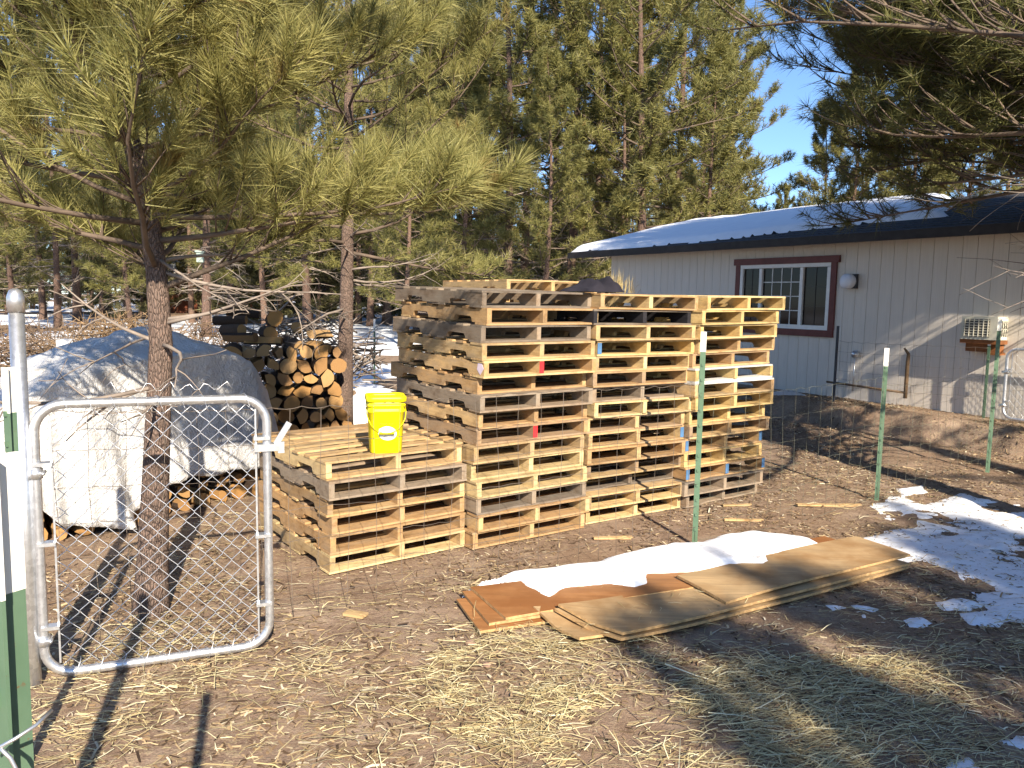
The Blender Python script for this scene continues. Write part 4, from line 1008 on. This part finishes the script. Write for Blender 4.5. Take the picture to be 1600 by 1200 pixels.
# ------------------------------------------------------------------ pines
def make_pine(seed, H, r0, cb, R, nl, per, npt, nlen, nw, mat_n, trunk_path=None, dead=0, dead_z=(1.2, 3), dead_len=(.6, 1.4), up=(-.05, .75), shape=.75, seg=1, az_range=None, fullness=1.0, tube_n=5, split=False, bark=M_BARK, clumps=0, tuft_spread=(15, 88)):
    rg = np.random.default_rng(seed); rr = random.Random(seed)
    if trunk_path is None:
        b0 = rg.normal(0, .012*H, 2); b1 = rg.normal(0, .018*H, 2)
        trunk_path = [(0, 0, -.2), (0, 0, 0)]+[(b0[0]*math.sin(math.pi*t)+b1[0]*t*t, b0[1]*math.sin(math.pi*t)+b1[1]*t*t, H*t) for t in np.linspace(.08, 1, 12)]
    TP = np.array(trunk_path, float)
    def tr(z): return np.array([np.interp(z, TP[:, 2], TP[:, 0]), np.interp(z, TP[:, 2], TP[:, 1]), z])
    def trad(z): return max(.006, r0*(1-.92*(max(z, 0)/H)**.9)*(1+.25*math.exp(-max(z, 0)/(.05*H))))
    tb = MB(); zz = np.concatenate([[-.2, 0, .02*H], np.linspace(.05*H, H, 16)])
    tb.tube([tr(z) for z in zz], [trad(z) for z in zz], 10); limbs = []; tips = []; dirs = []
    def limb(p, az, pit, L, rb, droop, bare=False, depth=0):
        n = 6 if depth == 0 else 4; P = [p.copy()]; a = az; e = pit; st = L/n
        for k in range(n):
            a += rr.gauss(0, .13); e += droop/n + rr.gauss(0, .07)
            P.append(P[-1]+st*np.array([math.cos(a)*math.cos(e), math.sin(a)*math.cos(e), math.sin(e)]))
        b = MB(); b.tube(P, [max(.0025, rb*(1-.85*k/n)) for k in range(n+1)], tube_n if depth == 0 else 3); limbs.append((b, bare, depth))
        return P
    for i in range(nl):
        u = (i+.5)/nl; u = u**.9; z = cb+(H*.985-cb)*u
        az = i*2.39996+rr.gauss(0, .35)
        if az_range is not None: az = rr.uniform(*az_range) if rr.random() < .94 else az
        prof = (1-u)**shape*(.62+.38*min(1, u*5)); L = R*prof*rr.uniform(.65, 1.15)*fullness+.12*R*.5
        pit = lerp(up[0], up[1], u)+rr.gauss(0, .1)
        P = limb(tr(z), az, pit, L, max(.004, trad(z)*.34), rr.uniform(.15, .55))
        m = max(3, int(per*(.45+.55*L/R)))
        for k in range(m):
            t = rr.uniform(.14, 1.0)**.8; x = t*6; j = min(int(x), 5); p = P[j]+(P[j+1]-P[j])*(x-j); d = P[j+1]-P[j]; a0 = math.atan2(d[1], d[0]); e0 = math.asin(np.clip(d[2]/np.linalg.norm(d), -1, 1))
            a1 = a0+rr.choice((-1, 1))*rr.uniform(.25, 1.15)*(1.2-.5*t); e1 = e0+rr.uniform(-.15, .55); sl = L*rr.uniform(.10, .28)*(1.25-t)+.05*R+nlen*.3
            Q = limb(p, a1, e1, sl, max(.003, trad(z)*.12), .5, depth=1)
            tips.append(Q[-1]); dirs.append(Q[-1]-Q[-2])
            if rr.random() < .55: tips.append(Q[2]); dirs.append(Q[3]-Q[1]+np.array([0, 0, .3*np.linalg.norm(Q[3]-Q[1])]))
        tips.append(P[-1]); dirs.append(P[-1]-P[-2])
    tips.append(tr(H)); dirs.append(np.array([0, 0, 1.]))
    for i in range(dead):
        z = rr.uniform(*dead_z); az = rr.uniform(0, 6.28) if az_range is None else rr.uniform(*az_range); L = rr.uniform(*dead_len)
        P = limb(tr(z), az, rr.uniform(-.35, .25), L, max(.005, trad(z)*.22), rr.uniform(-.5, .5), True)
        for k in range(rr.randint(3, 6)):
            j = rr.randint(2, 5); d = P[j+1]-P[j]; a0 = math.atan2(d[1], d[0])
            Q = limb(P[j], a0+rr.choice((-1, 1))*rr.uniform(.4, 1.1), rr.uniform(-.6, .5), L*rr.uniform(.18, .45), max(.0035, trad(z)*.09), rr.uniform(-.8, .6), True, 1)
            if rr.random() < .6: limb(Q[3], a0+rr.uniform(-1.4, 1.4), rr.uniform(-.7, .6), L*rr.uniform(.1, .25), .003, rr.uniform(-.9, .6), True, 1)
    tips = np.array(tips); dirs = np.array(dirs); dirs /= np.linalg.norm(dirs, axis=1)[:, None]+1e-9
    N = len(tips); C = np.repeat(tips, npt, 0); D = np.repeat(dirs, npt, 0); n = N*npt
    th = np.radians(rg.uniform(*tuft_spread, n)); ph = rg.uniform(0, 2*np.pi, n)
    u = np.cross(D, np.array([.13, .21, .97])); u /= np.linalg.norm(u, axis=1)[:, None]+1e-9; w = np.cross(D, u)
    side = u*np.cos(ph)[:, None]+w*np.sin(ph)[:, None]; nd = D*np.cos(th)[:, None]+side*np.sin(th)[:, None]
    base = C-D*(rg.random(n)**1.3*nlen*.75)[:, None]; ln = nlen*rg.uniform(.65, 1.1, n)*np.repeat(rg.uniform(.75, 1.15, N), npt)
    perp = np.cross(nd, rg.normal(0, 1, (n, 3))); perp /= np.linalg.norm(perp, axis=1)[:, None]+1e-9; hw = perp*(nw/2)
    drop = np.array([0, 0, -1])*(ln*.12)[:, None]
    if seg == 1:
        V = np.stack([base-hw, base+hw, base+nd*ln[:, None]+drop], 1).reshape(-1, 3); T = np.arange(n*3).reshape(-1, 3)
    else:
        mid = base+nd*(ln*.55)[:, None]; tip = base+nd*ln[:, None]+drop
        V = np.stack([base-hw*.8, base+hw*.8, mid+hw, mid-hw, tip], 1).reshape(-1, 3); bq = (np.arange(n)*5)[:, None]
        T = np.concatenate([bq+np.array([[0, 1, 2]]), bq+np.array([[0, 2, 3]]), bq+np.array([[3, 2, 4]])], 0)
    crown = np_mesh('crown', V, T, mat_n)
    parts = [('trunk', tb.mesh('trunk', [bark]))]
    def merge(sel, nm, mat):
        b = MB()
        for x in sel: b.add(x.v, x.f, 0, True)
        if b.v: parts.append((nm, b.mesh(nm, [mat])))
    if split:
        main = []; 
        for b, bare, dp in limbs:
            if dp == 0: main.append([b, bare, []])
            else: main[-1][2].append(b) if main else None
        for b, bare, subs in main: merge([b]+subs, 'dead_branch' if bare else 'branch', M_DEADTWIG if bare else M_TWIG)
    else:
        merge([b for b, bare, dp in limbs if not bare], 'branches', M_TWIG); merge([b for b, bare, dp in limbs if bare], 'dead_branches', M_DEADTWIG)
    parts.append(('crown', crown))
    return parts
def plant(parts, loc, rz, s, label, group=None, name='pine_tree', cat='tree', mat_crown=None):
    e = empty(name, loc, rz, label, cat, group); e.scale = (s, s, s) if not hasattr(s, '__len__') else s
    for nm, me in parts:
        o = bpy.data.objects.new(nm, me); COL.objects.link(o); o.parent = e
        if nm == 'crown' and mat_crown is not None: o.material_slots[0].link = 'OBJECT'; o.material_slots[0].material = mat_crown
    return e
# young pine behind the gate
hp = make_pine(21, 6.1, .078, 1.72, 2.05, 112, 30, 96, .20, .0048, M_NEEDLE_HERO,
               trunk_path=[(0, 0, -.2), (0, 0, 0), (.05, .01, .8), (.10, .02, 1.6), (.02, .08, 2.2), (-.18, .13, 2.9), (-.27, .2, 3.5), (-.25, .3, 4.6), (-.2, .35, 6.1)],
               dead=11, dead_z=(1.15, 2.0), dead_len=(.4, 1.15), up=(.10, .7), seg=1, split=True, tuft_spread=(6, 66), bark=M_BARK_NEAR, shape=.55)
plant(hp, (-1.96, 4.19, hz1(-1.96, 4.19)), 0, 1, 'young pine with long yellow-green needles standing behind the open gate')
sp = make_pine(33, 8.0, .105, 2.2, 2.7, 76, 30, 54, .21, .0068, M_NEEDLE_HERO, dead=9, dead_z=(1.3, 2.5), dead_len=(.6, 1.4), up=(-.02, .7), split=True, bark=M_BARK_NEAR, shape=.55, tuft_spread=(8, 70))
plant(sp, (-2.06, 9.62, hz1(-2.06, 9.62)), 1.1, 1, 'slender pine beside the open firewood stack, left of the tall pallets')
# big pine off to the right whose boughs hang over the house
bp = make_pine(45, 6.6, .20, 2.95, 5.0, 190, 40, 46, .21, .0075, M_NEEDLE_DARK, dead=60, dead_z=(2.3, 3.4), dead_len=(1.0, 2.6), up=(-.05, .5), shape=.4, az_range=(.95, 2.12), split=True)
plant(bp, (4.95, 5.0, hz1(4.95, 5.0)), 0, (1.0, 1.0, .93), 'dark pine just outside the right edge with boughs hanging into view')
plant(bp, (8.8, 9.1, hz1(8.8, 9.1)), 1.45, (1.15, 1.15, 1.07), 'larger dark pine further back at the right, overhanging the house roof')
# trees standing behind the viewer, whose shade falls into the yard
VAR = {
    'a': make_pine(1, 23, .25, 5.5, 4.6, 74, 26, 20, .40, .034, M_NEEDLE, dead=22, dead_z=(2.5, 6), dead_len=(.8, 2.6), shape=.5),
    'b': make_pine(2, 19, .21, 3.4, 4.2, 70, 26, 20, .38, .034, M_NEEDLE, dead=16, dead_z=(1.8, 4), dead_len=(.8, 2.4), shape=.5),
    'c': make_pine(3, 14, .17, 1.9, 3.5, 62, 24, 20, .34, .030, M_NEEDLE, dead=10, dead_z=(1.2, 2.6), dead_len=(.6, 1.8), shape=.6),
    'd': make_pine(4, 21, .23, 7.0, 3.9, 54, 26, 20, .40, .034, M_NEEDLE, dead=34, dead_z=(2.0, 8.0), dead_len=(.8, 2.8), shape=.45),
    'f': make_pine(5, 20, .20, 3.0, 4.0, 44, 12, 12, .75, .11, M_NEEDLE_FAR, shape=.55, tube_n=3),
    'e': make_pine(6, 13, .16, .7, 3.8, 44, 12, 12, .70, .10, M_NEEDLE_FAR, shape=.6, tube_n=3),
    'y': make_pine(8, 7.1, .12, 2.4, 4.2, 90, 24, 20, .34, .036, M_NEEDLE, shape=.43),
}
plant(VAR['y'], (6.85, -6.2, 0), .5, (1.0, 1.0, .885), 'young pine behind the viewer shading the right foreground')
plant(VAR['d'], (8.9, -3.2, 0), 2.0, (.85, .85, 1.65), 'unseen pine behind the viewer, stretched tall to shade the house roof')  # added out of view, stretched so its high crown shades the roof
plant(VAR['y'], (9.9, -6.6, 0), 3.3, (1.05, 1.05, .88), 'bushy young pine further right behind the viewer')
plant(VAR['b'], (19.5, -2.5, 0), 1.0, 1.0, 'second tall pine far right behind the viewer')
# forest edge: sight column, depth, kind, scale
EDGE = [(-60, 26, 'b', .8), (22, 40, 'c', .9), (68, 46, 'b', .9), (90, 38, 'd', .75), (121, 44, 'a', .85), (157, 47, 'c', .95), (171, 52, 'a', .95), (205, 36, 'c', .75), (240, 58, 'b', 1), (300, 50, 'd', .8), (322, 30, 'b', .85), (359, 44, 'b', .8), (376, 52, 'd', .9),
        (415, 33, 'c', .85), (441, 49, 'a', .9), (480, 38, 'b', .95), (512, 55, 'b', 1), (560, 48, 'd', .85), (578, 44, 'a', .8), (607, 46, 'b', .9), (628, 27, 'c', .62), (650, 40, 'c', .95), (662, 35, 'b', .85), (690, 52, 'a', 1), (737, 40, 'b', 1),
        (715, 29, 'c', .8), (766, 34, 'c', .9), (790, 30, 'd', .9), (818, 37, 'a', .95), (842, 28, 'c', .7), (858, 48, 'a', 1.05), (888, 33, 'a', .95), (928, 35, 'd', 1.0), (950, 30, 'c', .85), (972, 43, 'b', 1.1), (1003, 29.5, 'b', 1.02), (1048, 34, 'a', .85), (1085, 40, 'b', .95), (1110, 31, 'c', .82), (1130, 44, 'a', .85),
        (1215, 60, 'c', .75), (1268, 42, 'c', .88), (1318, 38, 'b', .74), (1352, 44, 'c', .9), (1400, 37, 'c', 1.0), (1445, 46, 'b', .85), (1490, 40, 'b', .8), (1560, 42, 'a', .75), (1640, 46, 'b', .8)]
er = random.Random(5)
for i, (u, y, v, s) in enumerate(EDGE):
    p = AT(u, 500, y); k = s*er.uniform(.97, 1.03)
    plant(VAR[v], (p[0], p[1], hz1(p[0], p[1])-.05), er.uniform(0, 6.28), (k, k, k), f'pine of the forest edge, {NTH[i]} counting from the left' if i < 23 else f'pine of the forest edge, {NTH[len(EDGE)-1-i]} counting from the right', 'pines along the forest edge')
n = 0
while n < 120:
    y = er.uniform(58, 150); u = er.uniform(-150, 1750)
    if 1165 < u < 1262: continue
    p = AT(u, 500, y); s = er.uniform(.75, 1.1)*(.72 if u > 1150 else 1.0)
    plant(VAR['f' if er.random() < .5 else 'e'], (p[0], p[1], hz1(p[0], p[1])-.05), er.uniform(0, 6.28), s, 'distant pine deep in the forest behind the edge trees', 'distant pines deep in the forest', name='distant_pine'); n += 1
n = 0
while n < 64:
    y = er.uniform(46, 80); u = er.uniform(-120, 1150); p = AT(u, 500, y); s = er.uniform(.38, .72)
    plant(VAR['e'], (p[0], p[1], hz1(p[0], p[1])-.05), er.uniform(0, 6.28), (s*1.25, s*1.25, s), 'younger pine filling the gaps between the forest trunks', 'younger pines between the forest trunks', name='young_pine'); n += 1
pp = AT(313, 402, 29.6); nb = empty('nest_box', tuple(pp), .2, 'small grey-green nest box fixed to a background pine trunk', 'nest box')
b = MB(); b.box((0, 0, 0), (.24, .22, .36)); b.build('box', M_GREENBOX, nb)
b = MB(); b.prism([(-.16, .18), (.16, .18), (.16, .21), (-.16, .26)], 'y', -.16, .14); b.build('lid', M_GREENBOX, nb)
b = MB(); b.tube([(0, -.111, .03), (0, -.118, .03)], .035, 10); b.build('entrance_hole', M_ACDARK, nb)
# scraps by the corner of the last stack
p = G(1228, 640, .05)
b = MB(); P = []
for i in range(12):
    P.append([(p[0]+(i-6)*.05, p[1]+(j-4)*.05, hz1(p[0], p[1])+.06*max(0, 1-((i-6)/6)**2)*max(0, 1-((j-4)/4.5)**2)*(.5+float(fbm(i*.9, j*.9, 2)))) for j in range(9)])
b.grid(P); tag(b.build('plastic_wrap', M_FOIL), 'crumpled silver plastic wrap on the ground beside the rightmost stack', 'wrap')
p = G(1252, 616, .2); b = MB(); b.tube([(0, 0, 0), (.02, .0, .06), (.03, 0, .14)], [.07, .10, .02], 12); tag(b.build('red_pail', M_RED, None, (p[0], p[1], hz1(p[0], p[1])+.03), (1.2, .3, .4)), 'small faded red plastic scrap lying by the house wall', 'plastic')
